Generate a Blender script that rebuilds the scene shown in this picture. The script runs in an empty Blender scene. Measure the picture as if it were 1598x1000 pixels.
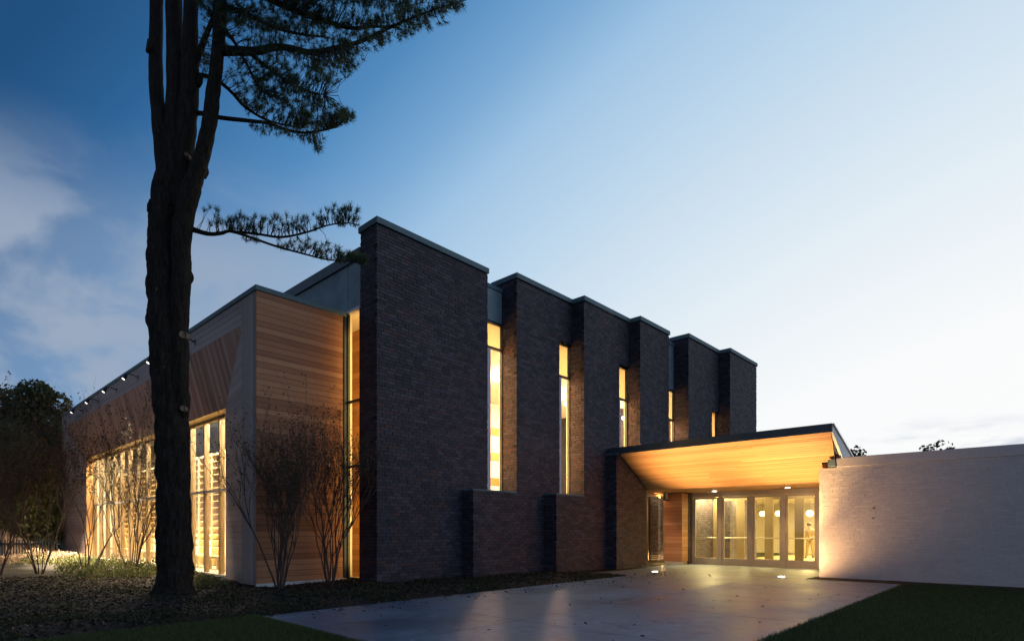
import bpy, math, random
import numpy as np
from mathutils import Vector, Matrix, noise
R = random.Random(7)
rad = math.radians
sc = bpy.context.scene
COL = sc.collection

# ------------------------------------------------------------------ camera, sky, exposure
CAMH = 1.4
F = 898.0 / 1598.0
cam_d = bpy.data.cameras.new("camera")
cam = bpy.data.objects.new("camera", cam_d); COL.objects.link(cam)
cam.location = (0, 0, CAMH); cam.rotation_euler = (rad(90), 0, 0)
cam_d.sensor_width = 36.0; cam_d.lens = 36.0 * F
cam_d.shift_x = (799 - 672) / 1598.0
cam_d.shift_y = (826 - 500) / 1598.0
cam_d.clip_end = 2000; cam_d.clip_start = 0.05
sc.camera = cam

SUN_AZ = rad(58)          # sunset glow: to the right of the view, clockwise from +Y
world = bpy.data.worlds.new("World"); sc.world = world; world.use_nodes = True
wn = world.node_tree; wn.nodes.clear()
def N(nt, t, **kw):
    n = nt.nodes.new(t)
    for k, v in kw.items():
        if k in n.inputs: n.inputs[k].default_value = v
        else: setattr(n, k, v)
    return n
def L(nt, a, b): nt.links.new(a, b)
def math_n(nt, op, a, b=None, c=None, clamp=False):
    n = nt.nodes.new('ShaderNodeMath'); n.operation = op; n.use_clamp = clamp
    for i, x in enumerate((a, b, c)):
        if x is None: continue
        if isinstance(x, (int, float)): n.inputs[i].default_value = x
        else: nt.links.new(x, n.inputs[i])
    return n.outputs[0]
def ramp(nt, fac, stops, interp='LINEAR'):
    n = nt.nodes.new('ShaderNodeValToRGB'); cr = n.color_ramp; cr.interpolation = interp
    while len(cr.elements) < len(stops): cr.elements.new(0.5)
    for e, (p, c) in zip(cr.elements, stops):
        e.position = p; e.color = tuple(c) + (1,) if len(c) == 3 else c
    nt.links.new(fac, n.inputs[0]); return n.outputs[0]
def mixc(nt, fac, a, b, mode='MIX'):
    n = nt.nodes.new('ShaderNodeMix'); n.data_type = 'RGBA'; n.blend_type = mode
    for s, x in ((0, fac), (6, a), (7, b)):
        if isinstance(x, (int, float)): n.inputs[s].default_value = x
        elif isinstance(x, (tuple, list)): n.inputs[s].default_value = tuple(x)[:3] + (1,)
        else: nt.links.new(x, n.inputs[s])
    return n.outputs[2]
def s2l(c): return tuple(((x/255)/12.92 if x/255 <= 0.04045 else ((x/255+0.055)/1.055)**2.4) for x in c)

tc = wn.nodes.new('ShaderNodeTexCoord')
sep = wn.nodes.new('ShaderNodeSeparateXYZ'); L(wn, tc.outputs['Generated'], sep.inputs[0])
dot = wn.nodes.new('ShaderNodeVectorMath'); dot.operation = 'DOT_PRODUCT'
L(wn, tc.outputs['Generated'], dot.inputs[0]); dot.inputs[1].default_value = (math.sin(SUN_AZ), math.cos(SUN_AZ), 0)
zc = math_n(wn, 'MAXIMUM', sep.outputs['Z'], 0.0)
lowness = math_n(wn, 'SUBTRACT', 1.0, zc)
s = math_n(wn, 'MULTIPLY_ADD', lowness, 0.9, dot.outputs['Value'])
sn = math_n(wn, 'DIVIDE', math_n(wn, 'ADD', s, 0.6), 2.3)       # -0.6..1.7 -> 0..1
def P_(x): return (x + 0.6) / 2.3
skyc = ramp(wn, sn, [(P_(-0.3), s2l((40, 70, 110))), (P_(0.1), s2l((32, 72, 118))), (P_(0.34), s2l((33, 80, 126))), (P_(0.47), s2l((46, 98, 150))),
                     (P_(0.70), s2l((82, 138, 190))), (P_(0.84), s2l((122, 169, 212))), (P_(0.95), s2l((160, 196, 228))), (P_(1.13), s2l((190, 215, 236))),
                     (P_(1.40), s2l((226, 237, 245))), (P_(1.64), s2l((250, 251, 252)))])
# thin dusk cloud: streaky noise, strongest low down and away from the glow
mp = wn.nodes.new('ShaderNodeMapping'); L(wn, tc.outputs['Generated'], mp.inputs[0])
mp.inputs['Scale'].default_value = (2.6, 2.6, 5.0); mp.inputs['Location'].default_value = (3.1, 0.4, 0.35)
nz = N(wn, 'ShaderNodeTexNoise', Scale=1.7, Detail=6.0, Roughness=0.5, Distortion=0.35); L(wn, mp.outputs[0], nz.inputs['Vector'])
cl = ramp(wn, nz.outputs['Fac'], [(0.42, (0.38, 0.38, 0.38)), (0.58, (1, 1, 1))], 'EASE')
lowmask = ramp(wn, zc, [(0.0, (1, 1, 1)), (0.38, (1, 1, 1)), (0.54, (0, 0, 0))], 'EASE')
awaymask = ramp(wn, dot.outputs['Value'], [(0.0, (1, 1, 1)), (0.18, (0.9, 0.9, 0.9)), (0.55, (0, 0, 0))], 'EASE')
cm = math_n(wn, 'MULTIPLY', math_n(wn, 'MULTIPLY', cl, lowmask), awaymask)
skyc = mixc(wn, math_n(wn, 'MULTIPLY', cm, 0.92), skyc, s2l((156, 171, 192)))
# small grey-blue cloud bank low over the glow
nz2 = N(wn, 'ShaderNodeTexNoise', Scale=7.0, Detail=5.0, Roughness=0.55); mp2 = wn.nodes.new('ShaderNodeMapping')
mp2.inputs['Scale'].default_value = (1, 1, 4.0); L(wn, tc.outputs['Generated'], mp2.inputs[0]); L(wn, mp2.outputs[0], nz2.inputs['Vector'])
cl2 = ramp(wn, nz2.outputs['Fac'], [(0.42, (0, 0, 0)), (0.6, (1, 1, 1))], 'EASE')
low2 = ramp(wn, zc, [(0.0, (1, 1, 1)), (0.09, (1, 1, 1)), (0.16, (0, 0, 0))], 'EASE')
glow2 = ramp(wn, dot.outputs['Value'], [(0.80, (0, 0, 0)), (0.95, (1, 1, 1))])
cm2 = math_n(wn, 'MULTIPLY', math_n(wn, 'MULTIPLY', cl2, low2), glow2)
skyc = mixc(wn, math_n(wn, 'MULTIPLY', cm2, 0.7), skyc, s2l((140, 165, 195)))
nish = wn.nodes.new('ShaderNodeTexSky'); nish.sky_type = 'NISHITA'; nish.sun_disc = False
nish.sun_elevation = rad(1.0); nish.sun_rotation = SUN_AZ
bg1 = wn.nodes.new('ShaderNodeBackground'); bg1.inputs[1].default_value = 1.0; L(wn, skyc, bg1.inputs[0])
bg2 = wn.nodes.new('ShaderNodeBackground'); bg2.inputs[1].default_value = 0.002; L(wn, nish.outputs[0], bg2.inputs[0])
ad = wn.nodes.new('ShaderNodeAddShader'); L(wn, bg1.outputs[0], ad.inputs[0]); L(wn, bg2.outputs[0], ad.inputs[1])
wo = wn.nodes.new('ShaderNodeOutputWorld'); L(wn, ad.outputs[0], wo.inputs[0])

sc.view_settings.view_transform = 'Standard'; sc.view_settings.look = 'None'
sc.view_settings.exposure = 0.0; sc.view_settings.gamma = 1.0
sc.view_settings.use_curve_mapping = False
sc.cycles.use_denoising = True
sc.cycles.max_bounces = 8; sc.cycles.diffuse_bounces = 4; sc.cycles.transparent_max_bounces = 24
sc.cycles.sample_clamp_indirect = 4.0
sc.cycles.use_adaptive_sampling = True

# ------------------------------------------------------------------ frames
P0 = Vector((-1.368, 14.62, 0.0))
dR = Vector((0.7296, 0.6839, 0)); dL = Vector((-0.6839, 0.7296, 0))
ANG = math.atan2(0.6839, 0.7296)
def B(x, y, z=0): return P0 + dR * x + dL * y + Vector((0, 0, z))      # building frame -> world
def PX(u, v, Y): return Vector(((u - 672) / 898 * Y, Y, CAMH + (826 - v) / 898 * Y))

def tag(o, label=None, cat=None, group=None, kind=None):
    if label: o['label'] = label
    if cat: o['category'] = cat
    if group: o['group'] = group
    if kind: o['kind'] = kind
    return o
def empty(name, loc=(0, 0, 0), rz=0.0):
    o = bpy.data.objects.new(name, None); COL.objects.link(o); o.location = loc; o.rotation_euler.z = rz
    o.empty_display_size = 0.3
    return o

class M:
    """collects geometry; build() links it as one mesh object"""
    def __init__(s): s.v = []; s.f = []; s.uv = []; s.c = []; s.smooth = False
    def add(s, vs, fs, col=None, uvs=None):
        b = len(s.v); s.v += [tuple(p) for p in vs]
        for i, f in enumerate(fs):
            s.f.append(tuple(b + k for k in f))
            if uvs: s.uv += uvs[i]
            else: s.uv += [(0.0, 0.0)] * len(f)
            if col is not None: s.c += [col] * len(f)
        return s
    def box(s, x0, x1, y0, y1, z0, z1, col=None):
        vs = [(x0,y0,z0),(x1,y0,z0),(x1,y1,z0),(x0,y1,z0),(x0,y0,z1),(x1,y0,z1),(x1,y1,z1),(x0,y1,z1)]
        fs = [(0,3,2,1),(4,5,6,7),(0,1,5,4),(1,2,6,5),(2,3,7,6),(3,0,4,7)]
        uvs = []
        for f in fs:
            q = [vs[k] for k in f]
            d = [max(p[i] for p in q) - min(p[i] for p in q) for i in range(3)]
            ax = sorted(range(3), key=lambda i: -d[i])[:2]
            uvs.append([(p[ax[0]], p[ax[1]]) for p in q])
        return s.add(vs, fs, col, uvs)
    def slab(s, q, n, t, col=None):
        """q: 4 corners of the outer face (0-1 along the grain), n outward unit normal, t thickness inward"""
        q = [Vector(p) for p in q]; n = Vector(n)
        vs = q + [p - n * t for p in q]
        L_ = (q[1] - q[0]).length; W_ = (q[3] - q[0]).length
        fs = [(0,1,2,3),(7,6,5,4),(0,4,5,1),(1,5,6,2),(2,6,7,3),(3,7,4,0)]
        if (q[1]-q[0]).cross(q[3]-q[0]).dot(n) < 0: fs = [tuple(reversed(f)) for f in fs]
        e = (q[1]-q[0]).normalized(); w = n.cross(e)
        uvs = [[((vs[k]-q[0]).dot(e), (vs[k]-q[0]).dot(w) + (vs[k]-q[0]).dot(n)) for k in f] for f in fs]
        return s.add(vs, fs, col, uvs)
    def tube(s, pts, rs, sides=8, cap=True, col=None, jitter=0.0):
        pts = [Vector(p) for p in pts]; n = len(pts)
        vs = []; prev = None
        for i, p in enumerate(pts):
            d = (pts[min(i+1, n-1)] - pts[max(i-1, 0)])
            if d.length < 1e-9: d = Vector((0,0,1))
            d.normalize()
            if prev is None:
                a = Vector((1,0,0)) if abs(d.x) < 0.9 else Vector((0,1,0))
                prev = (a - d * a.dot(d)).normalized()
            else:
                prev = (prev - d * prev.dot(d))
                prev = prev.normalized() if prev.length > 1e-6 else Vector((1,0,0))
            b = d.cross(prev)
            for k in range(sides):
                t = 2*math.pi*k/sides
                r = rs[i]
                if jitter:
                    q = p + (prev*math.cos(t) + b*math.sin(t))*r
                    r *= 1 + jitter*(noise.noise(q*3.0)*0.8 + (abs(noise.noise(Vector((q.x*11, q.y*11, q.z*1.9))))*2.2-0.7) + noise.noise(Vector((q.x*22, q.y*22, q.z*9)))*0.45)
                vs.append(p + (prev*math.cos(t) + b*math.sin(t))*r)
        fs = []
        for i in range(n-1):
            for k in range(sides):
                k2 = (k+1) % sides
                fs.append((i*sides+k, i*sides+k2, (i+1)*sides+k2, (i+1)*sides+k))
        if cap:
            fs.append(tuple(reversed(range(sides)))); fs.append(tuple((n-1)*sides+k for k in range(sides)))
        return s.add(vs, fs, col)
    def build(s, name, mat, parent=None, loc=None, smooth=None):
        me = bpy.data.meshes.new(name); me.from_pydata(s.v, [], s.f)
        uvl = me.uv_layers.new(name='UVMap'); uvl.data.foreach_set('uv', np.array(s.uv, dtype=np.float32).ravel())
        if s.c:
            ca = me.color_attributes.new('tone', 'FLOAT_COLOR', 'CORNER')
            a = np.ones((len(s.c), 4), dtype=np.float32); a[:, :3] = np.array(s.c, dtype=np.float32); ca.data.foreach_set('color', a.ravel())
        if mat: me.materials.append(mat)
        if smooth if smooth is not None else s.smooth:
            me.polygons.foreach_set('use_smooth', [True]*len(me.polygons))
        me.update()
        o = bpy.data.objects.new(name, me); COL.objects.link(o)
        if parent: o.parent = parent
        if loc is not None: o.location = loc
        return o
def bev(o, w=0.01, seg=1):
    m = o.modifiers.new('bevel', 'BEVEL'); m.width = w; m.segments = seg; m.limit_method = 'ANGLE'; return o
def part(name, mat, parent, *boxes, bevel=0, kind=None):
    m = M()
    for b in boxes: m.box(*b)
    o = m.build(name, mat, parent)
    if bevel: bev(o, bevel)
    if kind: o['kind'] = kind
    return o
def cr(pts, n=6):
    """catmull-rom through tuples of any length"""
    P = [np.array(p, float) for p in pts]; P = [2*P[0]-P[1]] + P + [2*P[-1]-P[-2]]; out = []
    for i in range(1, len(P)-2):
        for k in range(n):
            t = k/n
            out.append(0.5*((2*P[i]) + (-P[i-1]+P[i+1])*t + (2*P[i-1]-5*P[i]+4*P[i+1]-P[i+2])*t*t + (-P[i-1]+3*P[i]-3*P[i+1]+P[i+2])*t**3))
    out.append(P[-2]); return out

# ------------------------------------------------------------------ materials
def mat(name, build):
    m = bpy.data.materials.new(name); m.use_nodes = True; nt = m.node_tree; nt.nodes.clear()
    out = nt.nodes.new('ShaderNodeOutputMaterial')
    sh = build(nt); L(nt, sh, out.inputs[0]); return m
def pbsdf(nt, base, rough=0.7, metal=0.0, bump=None, bstr=0.3, bdist=0.01, spec=0.5, **kw):
    p = nt.nodes.new('ShaderNodeBsdfPrincipled')
    for k, x in (('Base Color', base), ('Roughness', rough), ('Metallic', metal), ('Specular IOR Level', spec)):
        if isinstance(x, (int, float)): p.inputs[k].default_value = x
        elif isinstance(x, (tuple, list)): p.inputs[k].default_value = tuple(x)[:3] + (1,)
        else: L(nt, x, p.inputs[k])
    for k, x in kw.items(): p.inputs[k.replace('_', ' ')].default_value = x
    if bump is not None:
        b = nt.nodes.new('ShaderNodeBump'); b.inputs['Strength'].default_value = bstr; b.inputs['Distance'].default_value = bdist
        L(nt, bump, b.inputs['Height']); L(nt, b.outputs[0], p.inputs['Normal'])
    return p.outputs[0]
def obj_noise(nt, scale=5, detail=4, rough=0.6, vec=(1,1,1), coord='Object', off=None):
    t = nt.nodes.new('ShaderNodeTexCoord'); mpn = nt.nodes.new('ShaderNodeMapping')
    mpn.inputs['Scale'].default_value = vec; L(nt, t.outputs[coord], mpn.inputs[0])
    if off is not None: L(nt, off, mpn.inputs['Location'])
    n = N(nt, 'ShaderNodeTexNoise', Scale=scale, Detail=detail, Roughness=rough); L(nt, mpn.outputs[0], n.inputs['Vector'])
    return n.outputs['Fac']
def simple(name, base, rough=0.7, var=0.25, scale=6, metal=0.0, bump=0.15, bdist=0.004, spec=0.5):
    def b(nt):
        n = obj_noise(nt, scale); d = tuple(c*(1-var) for c in base); l = tuple(min(1, c*(1+var)) for c in base)
        return pbsdf(nt, ramp(nt, n, [(0.3, d), (0.7, l)]), rough, metal, obj_noise(nt, scale*12, 3), bump, bdist, spec)
    return mat(name, b)
def wood(name, dark, mid, light, rough=0.55, spec=0.3):
    def b(nt):
        oi = nt.nodes.new('ShaderNodeObjectInfo')
        cmb = nt.nodes.new('ShaderNodeCombineXYZ')
        L(nt, math_n(nt, 'MULTIPLY', oi.outputs['Random'], 57.0), cmb.inputs[0]); L(nt, math_n(nt, 'MULTIPLY', oi.outputs['Random'], 31.0), cmb.inputs[1])
        g = obj_noise(nt, 1.0, 5, 0.65, (0.5, 26, 1), 'UV', cmb.outputs[0])
        g2 = obj_noise(nt, 1.0, 3, 0.5, (1.2, 5, 1), 'UV', cmb.outputs[0])
        f = math_n(nt, 'ADD', math_n(nt, 'MULTIPLY', g, 0.40), math_n(nt, 'MULTIPLY', g2, 0.25))
        f = math_n(nt, 'ADD', f, math_n(nt, 'MULTIPLY', oi.outputs['Random'], 0.42))
        c = ramp(nt, f, [(0.30, dark), (0.55, mid), (0.82, light)])
        return pbsdf(nt, c, rough, 0, g, 0.25, 0.003, spec)
    return mat(name, b)
def emis(name, col, st):
    def b(nt):
        e = nt.nodes.new('ShaderNodeEmission'); e.inputs[0].default_value = tuple(col)+(1,); e.inputs[1].default_value = st; return e.outputs[0]
    return mat(name, b)
def glass_mat(name, tint=(0.95, 0.96, 0.95), refl=1.0):
    def b(nt):
        lw = N(nt, 'ShaderNodeLayerWeight', Blend=0.5)
        fr_ = math_n(nt, 'MULTIPLY_ADD', math_n(nt, 'POWER', lw.outputs['Facing'], 5.0), 0.95, 0.045)
        tr = nt.nodes.new('ShaderNodeBsdfTransparent'); tr.inputs[0].default_value = tuple(tint)+(1,)
        gl = N(nt, 'ShaderNodeBsdfGlossy', Roughness=0.02)
        mx = nt.nodes.new('ShaderNodeMixShader')
        L(nt, math_n(nt, 'MULTIPLY', fr_, refl, clamp=True), mx.inputs[0]); L(nt, tr.outputs[0], mx.inputs[1]); L(nt, gl.outputs[0], mx.inputs[2])
        return mx.outputs[0]
    return mat(name, b)

def brick_mat(name, stops, rough=0.75, bstr=0.8, bdist=0.012, paint=False):
    def b(nt):
        va = nt.nodes.new('ShaderNodeVertexColor'); va.layer_name = 'tone'
        sp = nt.nodes.new('ShaderNodeSeparateColor'); L(nt, va.outputs[0], sp.inputs[0])
        oi = nt.nodes.new('ShaderNodeObjectInfo')
        # separate bricks carry no tone attribute: their own random number takes its place
        f = math_n(nt, 'FRACT', math_n(nt, 'ADD', math_n(nt, 'MULTIPLY', sp.outputs[0], 1.0), oi.outputs['Random']))
        c = ramp(nt, f, stops)
        tcn = nt.nodes.new('ShaderNodeNewGeometry')
        def gn(sc_, det):
            n = N(nt, 'ShaderNodeTexNoise', Scale=sc_, Detail=det, Roughness=0.65); L(nt, tcn.outputs['Position'], n.inputs['Vector']); return n.outputs['Fac']
        n1 = gn(14, 5); n2 = gn(1.1, 3)
        c = mixc(nt, math_n(nt, 'MULTIPLY', n1, 0.6), c, tuple(x*0.55 for x in stops[len(stops)//2][1]))
        c = mixc(nt, ramp(nt, n2, [(0.35, (0, 0, 0)), (0.7, (0.35, 0.35, 0.35))]), c, stops[0][1])
        return pbsdf(nt, c, rough, 0, gn(38, 4), bstr, bdist, 0.35)
    return mat(name, b)

MT = {}
MT['brick'] = brick_mat('dark_brick', [(0.0, (0.036, 0.030, 0.041)), (0.3, (0.058, 0.047, 0.062)), (0.6, (0.086, 0.070, 0.092)), (0.80, (0.118, 0.098, 0.124)), (0.90, (0.095, 0.060, 0.064)), (0.97, (0.135, 0.060, 0.055)), (1.0, (0.052, 0.044, 0.056))])
MT['mortar'] = simple('dark_mortar', (0.022, 0.020, 0.023), 0.9)
MT['wbrick'] = brick_mat('painted_brick', [(0.0, (0.78, 0.70, 0.67)), (0.5, (0.84, 0.77, 0.74)), (1.0, (0.73, 0.66, 0.64))], 0.6, 0.4, 0.006)
MT['wmortar'] = simple('painted_mortar', (0.58, 0.52, 0.49), 0.85)
MT['coping'] = simple('blue_grey_coping', (0.13, 0.20, 0.23), 0.65, 0.12, 3, 0.0, 0.05, spec=0.25)
MT['panel'] = simple('grey_panel', (0.24, 0.30, 0.33), 0.6, 0.2, 1.3, 0.0, 0.08)
MT['concrete_band'] = simple('concrete_upper', (0.24, 0.31, 0.34), 0.7, 0.3, 0.9, 0, 0.2)
MT['cedar'] = wood('cedar', (0.31, 0.125, 0.062), (0.45, 0.200, 0.100), (0.57, 0.285, 0.150))  # orange tint pushed up to stand in for warm glow on the planks
MT['cedar_grey'] = wood('cedar_dusk_grey', (0.32, 0.225, 0.195), (0.41, 0.30, 0.265), (0.49, 0.37, 0.33))  # grey-mauve cast of dusk light is put into the board colour
MT['cedar_side'] = wood('cedar_soffit', (0.27, 0.125, 0.085), (0.44, 0.235, 0.160), (0.60, 0.36, 0.26))
MT['soffit'] = wood('soffit_cedar', (0.40, 0.20, 0.08), (0.48, 0.26, 0.115), (0.56, 0.32, 0.15))
MT['dark_metal'] = simple('dark_metal', (0.035, 0.045, 0.055), 0.4, 0.15, 4, 0.6, 0.03)
MT['fascia'] = simple('dark_blue_fascia', (0.06, 0.085, 0.105), 0.45, 0.15, 3, 0.3, 0.04)
MT['bronze'] = simple('bronze_frame', (0.28, 0.20, 0.13), 0.4, 0.1, 4, 0.5, 0.03)
MT['bronze_dark'] = simple('dark_bronze_frame', (0.16, 0.12, 0.07), 0.5, 0.1, 4, 0.2, 0.03)
MT['alu'] = simple('pale_aluminium', (0.52, 0.47, 0.40), 0.4, 0.08, 4, 0.4, 0.02)
MT['mull'] = simple('mullion_wood', (0.26, 0.17, 0.08), 0.5, 0.15, 4, 0, 0.05)
MT['steel'] = simple('brushed_steel', (0.55, 0.53, 0.50), 0.28, 0.08, 4, 0.9, 0.02)
MT['plaster'] = simple('warm_plaster', (0.80, 0.74, 0.62), 0.85, 0.05, 2, 0, 0.05)
MT['shelf'] = simple('pale_wood', (0.62, 0.46, 0.24), 0.5, 0.15, 3, 0, 0.05)
MT['intwood'] = wood('interior_wood', (0.42, 0.20, 0.06), (0.55, 0.28, 0.10), (0.66, 0.36, 0.14))
MT['white_side'] = simple('light_grey_metal', (0.62, 0.64, 0.66), 0.5, 0.06, 3, 0, 0.03)
MT['louvre'] = simple('mauve_side_panel', (0.85, 0.76, 0.80), 0.5, 0.08, 3, 0, 0.04)
MT['floor'] = simple('interior_floor', (0.45, 0.38, 0.26), 0.5, 0.1, 2, 0, 0.03)
MT['glass'] = glass_mat('window_glass')
MT['lamp'] = emis('lamp_lens', (1.0, 0.86, 0.66), 30.0)
MT['lamp_small'] = emis('floodlight_lens', (1.0, 0.88, 0.74), 3.0)
MT['lamp_warm'] = emis('pendant_glow', (1.0, 0.70, 0.30), 7.0)
MT['blind'] = None
def blind(nt):
    d = N(nt, 'ShaderNodeBsdfTranslucent'); d.inputs[0].default_value = (0.80, 0.74, 0.55, 1)
    t = N(nt, 'ShaderNodeBsdfDiffuse'); t.inputs[0].default_value = (0.8, 0.7, 0.5, 1)
    mx = nt.nodes.new('ShaderNodeMixShader'); mx.inputs[0].default_value = 0.25
    L(nt, d.outputs[0], mx.inputs[1]); L(nt, t.outputs[0], mx.inputs[2]); return mx.outputs[0]
MT['blind'] = mat('translucent_blind', blind)

def area(name, loc, rot, sx, sy, power, col=(1.0, 0.72, 0.36), parent=None):
    d = bpy.data.lights.new(name, 'AREA'); d.shape = 'RECTANGLE'; d.size = sx; d.size_y = sy; d.energy = power; d.color = col
    o = bpy.data.objects.new(name, d); COL.objects.link(o); o.location = loc; o.rotation_euler = rot
    if parent: o.parent = parent
    return o
def point(name, loc, power, col=(1.0, 0.74, 0.42), rad_=0.06, parent=None):
    d = bpy.data.lights.new(name, 'POINT'); d.energy = power; d.color = col; d.shadow_soft_size = rad_
    o = bpy.data.objects.new(name, d); COL.objects.link(o); o.location = loc
    if parent: o.parent = parent
    return o
def spot(name, loc, dirv, power, ang=80, blend=0.6, col=(1.0, 0.78, 0.5), rad_=0.04, parent=None):
    d = bpy.data.lights.new(name, 'SPOT'); d.energy = power; d.color = col; d.spot_size = rad(ang); d.spot_blend = blend; d.shadow_soft_size = rad_
    o = bpy.data.objects.new(name, d); COL.objects.link(o); o.location = loc
    o.rotation_euler = Vector(dirv).to_track_quat('-Z', 'Y').to_euler()
    if parent: o.parent = parent
    return o

# ------------------------------------------------------------------ ground
def ground_mat(nt):
    n = obj_noise(nt, 3, 6); n2 = obj_noise(nt, 40, 4)
    return pbsdf(nt, ramp(nt, n, [(0.3, (0.018, 0.026, 0.010)), (0.7, (0.035, 0.045, 0.016))]), 0.95, 0, n2, 0.8, 0.03)
def mulch_mat(nt):
    n = obj_noise(nt, 2.2, 5); n2 = obj_noise(nt, 45, 5, 0.7)
    c = ramp(nt, n2, [(0.3, (0.014, 0.009, 0.006)), (0.55, (0.032, 0.021, 0.014)), (0.75, (0.07, 0.048, 0.03))])
    c = mixc(nt, ramp(nt, n, [(0.4, (0, 0, 0)), (0.7, (0.6, 0.6, 0.6))]), c, (0.03, 0.026, 0.014))
    return pbsdf(nt, c, 0.95, 0, n2, 1.0, 0.03)
def concrete_mat(nt):
    a = obj_noise(nt, 0.35, 4, 0.55, (1, 2.4, 1)); b_ = obj_noise(nt, 6, 6, 0.65); c_ = obj_noise(nt, 160, 2)
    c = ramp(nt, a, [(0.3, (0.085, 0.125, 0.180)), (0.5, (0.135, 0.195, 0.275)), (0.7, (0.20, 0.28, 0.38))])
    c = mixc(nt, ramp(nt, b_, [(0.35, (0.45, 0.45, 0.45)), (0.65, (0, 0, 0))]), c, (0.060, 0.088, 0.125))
    oi = nt.nodes.new('ShaderNodeObjectInfo')
    c = mixc(nt, 1.0, c, ramp(nt, oi.outputs['Random'], [(0.0, (0.82, 0.82, 0.82)), (1.0, (1.12, 1.12, 1.12))]), 'MULTIPLY')
    st_ = obj_noise(nt, 1.4, 7, 0.75, (1, 1, 1))
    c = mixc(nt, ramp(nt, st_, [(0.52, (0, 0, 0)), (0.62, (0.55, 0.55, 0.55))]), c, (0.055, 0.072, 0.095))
    rg = math_n(nt, 'MULTIPLY_ADD', a, 0.5, 0.22)
    return pbsdf(nt, c, rg, 0, math_n(nt, 'ADD', b_, math_n(nt, 'MULTIPLY', c_, 0.4)), 0.12, 0.006, 0.5)
MT['ground'] = mat('ground', ground_mat); MT['mulch'] = mat('mulch', mulch_mat); MT['concrete'] = mat('brushed_concrete', concrete_mat)

m = M(); m.add([(-300, -150, 0), (300, -150, 0), (300, 500, 0), (-300, 500, 0)], [(0, 1, 2, 3)])
tag(m.build('ground', MT['ground'], loc=(0, 0, -0.03)), kind='structure')

def noisy_sheet(name, x0, x1, y0, y1, step, z, amp, material, holes=()):
    xs = np.arange(x0, x1+1e-6, step); ys = np.arange(y0, y1+1e-6, step)
    m = M(); idx = {}
    def vid(i, j):
        k = (i, j)
        if k not in idx:
            x, y = xs[i], ys[j]
            e = min(1.0, min(x-x0, x1-x, y-y0, y1-y)/0.5)
            h = z + e*amp*(0.6+0.8*noise.noise(Vector((x*0.5, y*0.5, 1))) + 0.35*noise.noise(Vector((x*3, y*3, 5))))
            idx[k] = len(m.v); m.v.append((x, y, h))
        return idx[k]
    for i in range(len(xs)-1):
        for j in range(len(ys)-1):
            cx, cy = (xs[i]+xs[i+1])/2, (ys[j]+ys[j+1])/2
            if any(a < cx < b and c < cy < d for a, b, c, d in holes): continue
            m.f.append((vid(i,j), vid(i+1,j), vid(i+1,j+1), vid(i,j+1))); m.uv += [(0,0)]*4
    m.smooth = True
    o = m.build(name, material); o.location = P0; o.rotation_euler.z = ANG
    return tag(o, kind='structure')
noisy_sheet('planting_bed', -22, 7.4, -2.95, 30, 0.2, -0.01, 0.09, MT['mulch'], [(-2.5, 8, 1.4, 23), (0.1, 8, 0.0, 30)])
noisy_sheet('entrance_bed', 9.95, 10.97, -22, -6.95, 0.15, 0.0, 0.04, MT['mulch'])
noisy_sheet('lawn_near', -14.0, -4.83, -14, -2.97, 0.3, -0.012, 0.015, MT['ground'])
noisy_sheet('lawn_right', -4.8, 9.9, -24, -9.18, 0.3, -0.012, 0.015, MT['ground'])

# concrete walk in poured slabs with open joints
drive = empty('driveway', P0, ANG); tag(drive, kind='structure')
base = M().box(-4.81, 7.0, -9.16, -2.92, -0.2, -0.012); base.build('joint_bed', MT['mortar'], drive)
xs = [-4.81, -1.9, 1.05, 4.0, 7.0]; ys = [-9.16, -6.05, -2.92]
for i in range(4):
    for j in range(2):
        g = 0.003
        bev(M().box(xs[i]+g, xs[i+1]-g, ys[j]+g, ys[j+1]-g, -0.12, 0.0 + 0.0).build('slab', MT['concrete'], drive), 0.008)
terr = empty('entrance_terrace', P0, ANG); tag(terr, kind='structure')
for (a, b, c, d) in ((7.0, 9.92, -9.16, -4.9), (7.0, 9.92, -4.9, -1.6), (9.92, 11.4, -6.94, -1.6), (11.4, 15.0, -6.94, -4.2), (11.4, 15.0, -4.2, -1.3)):
    bev(M().box(a+0.006, b-0.006, c+0.006, d-0.006, -0.12, 0.0).build('slab', MT['concrete'], terr), 0.008)
terr2 = M().box(7.0, 15.0, -9.16, -1.3, -0.2, -0.02).build('joint_bed', MT['mortar'], terr)

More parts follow.
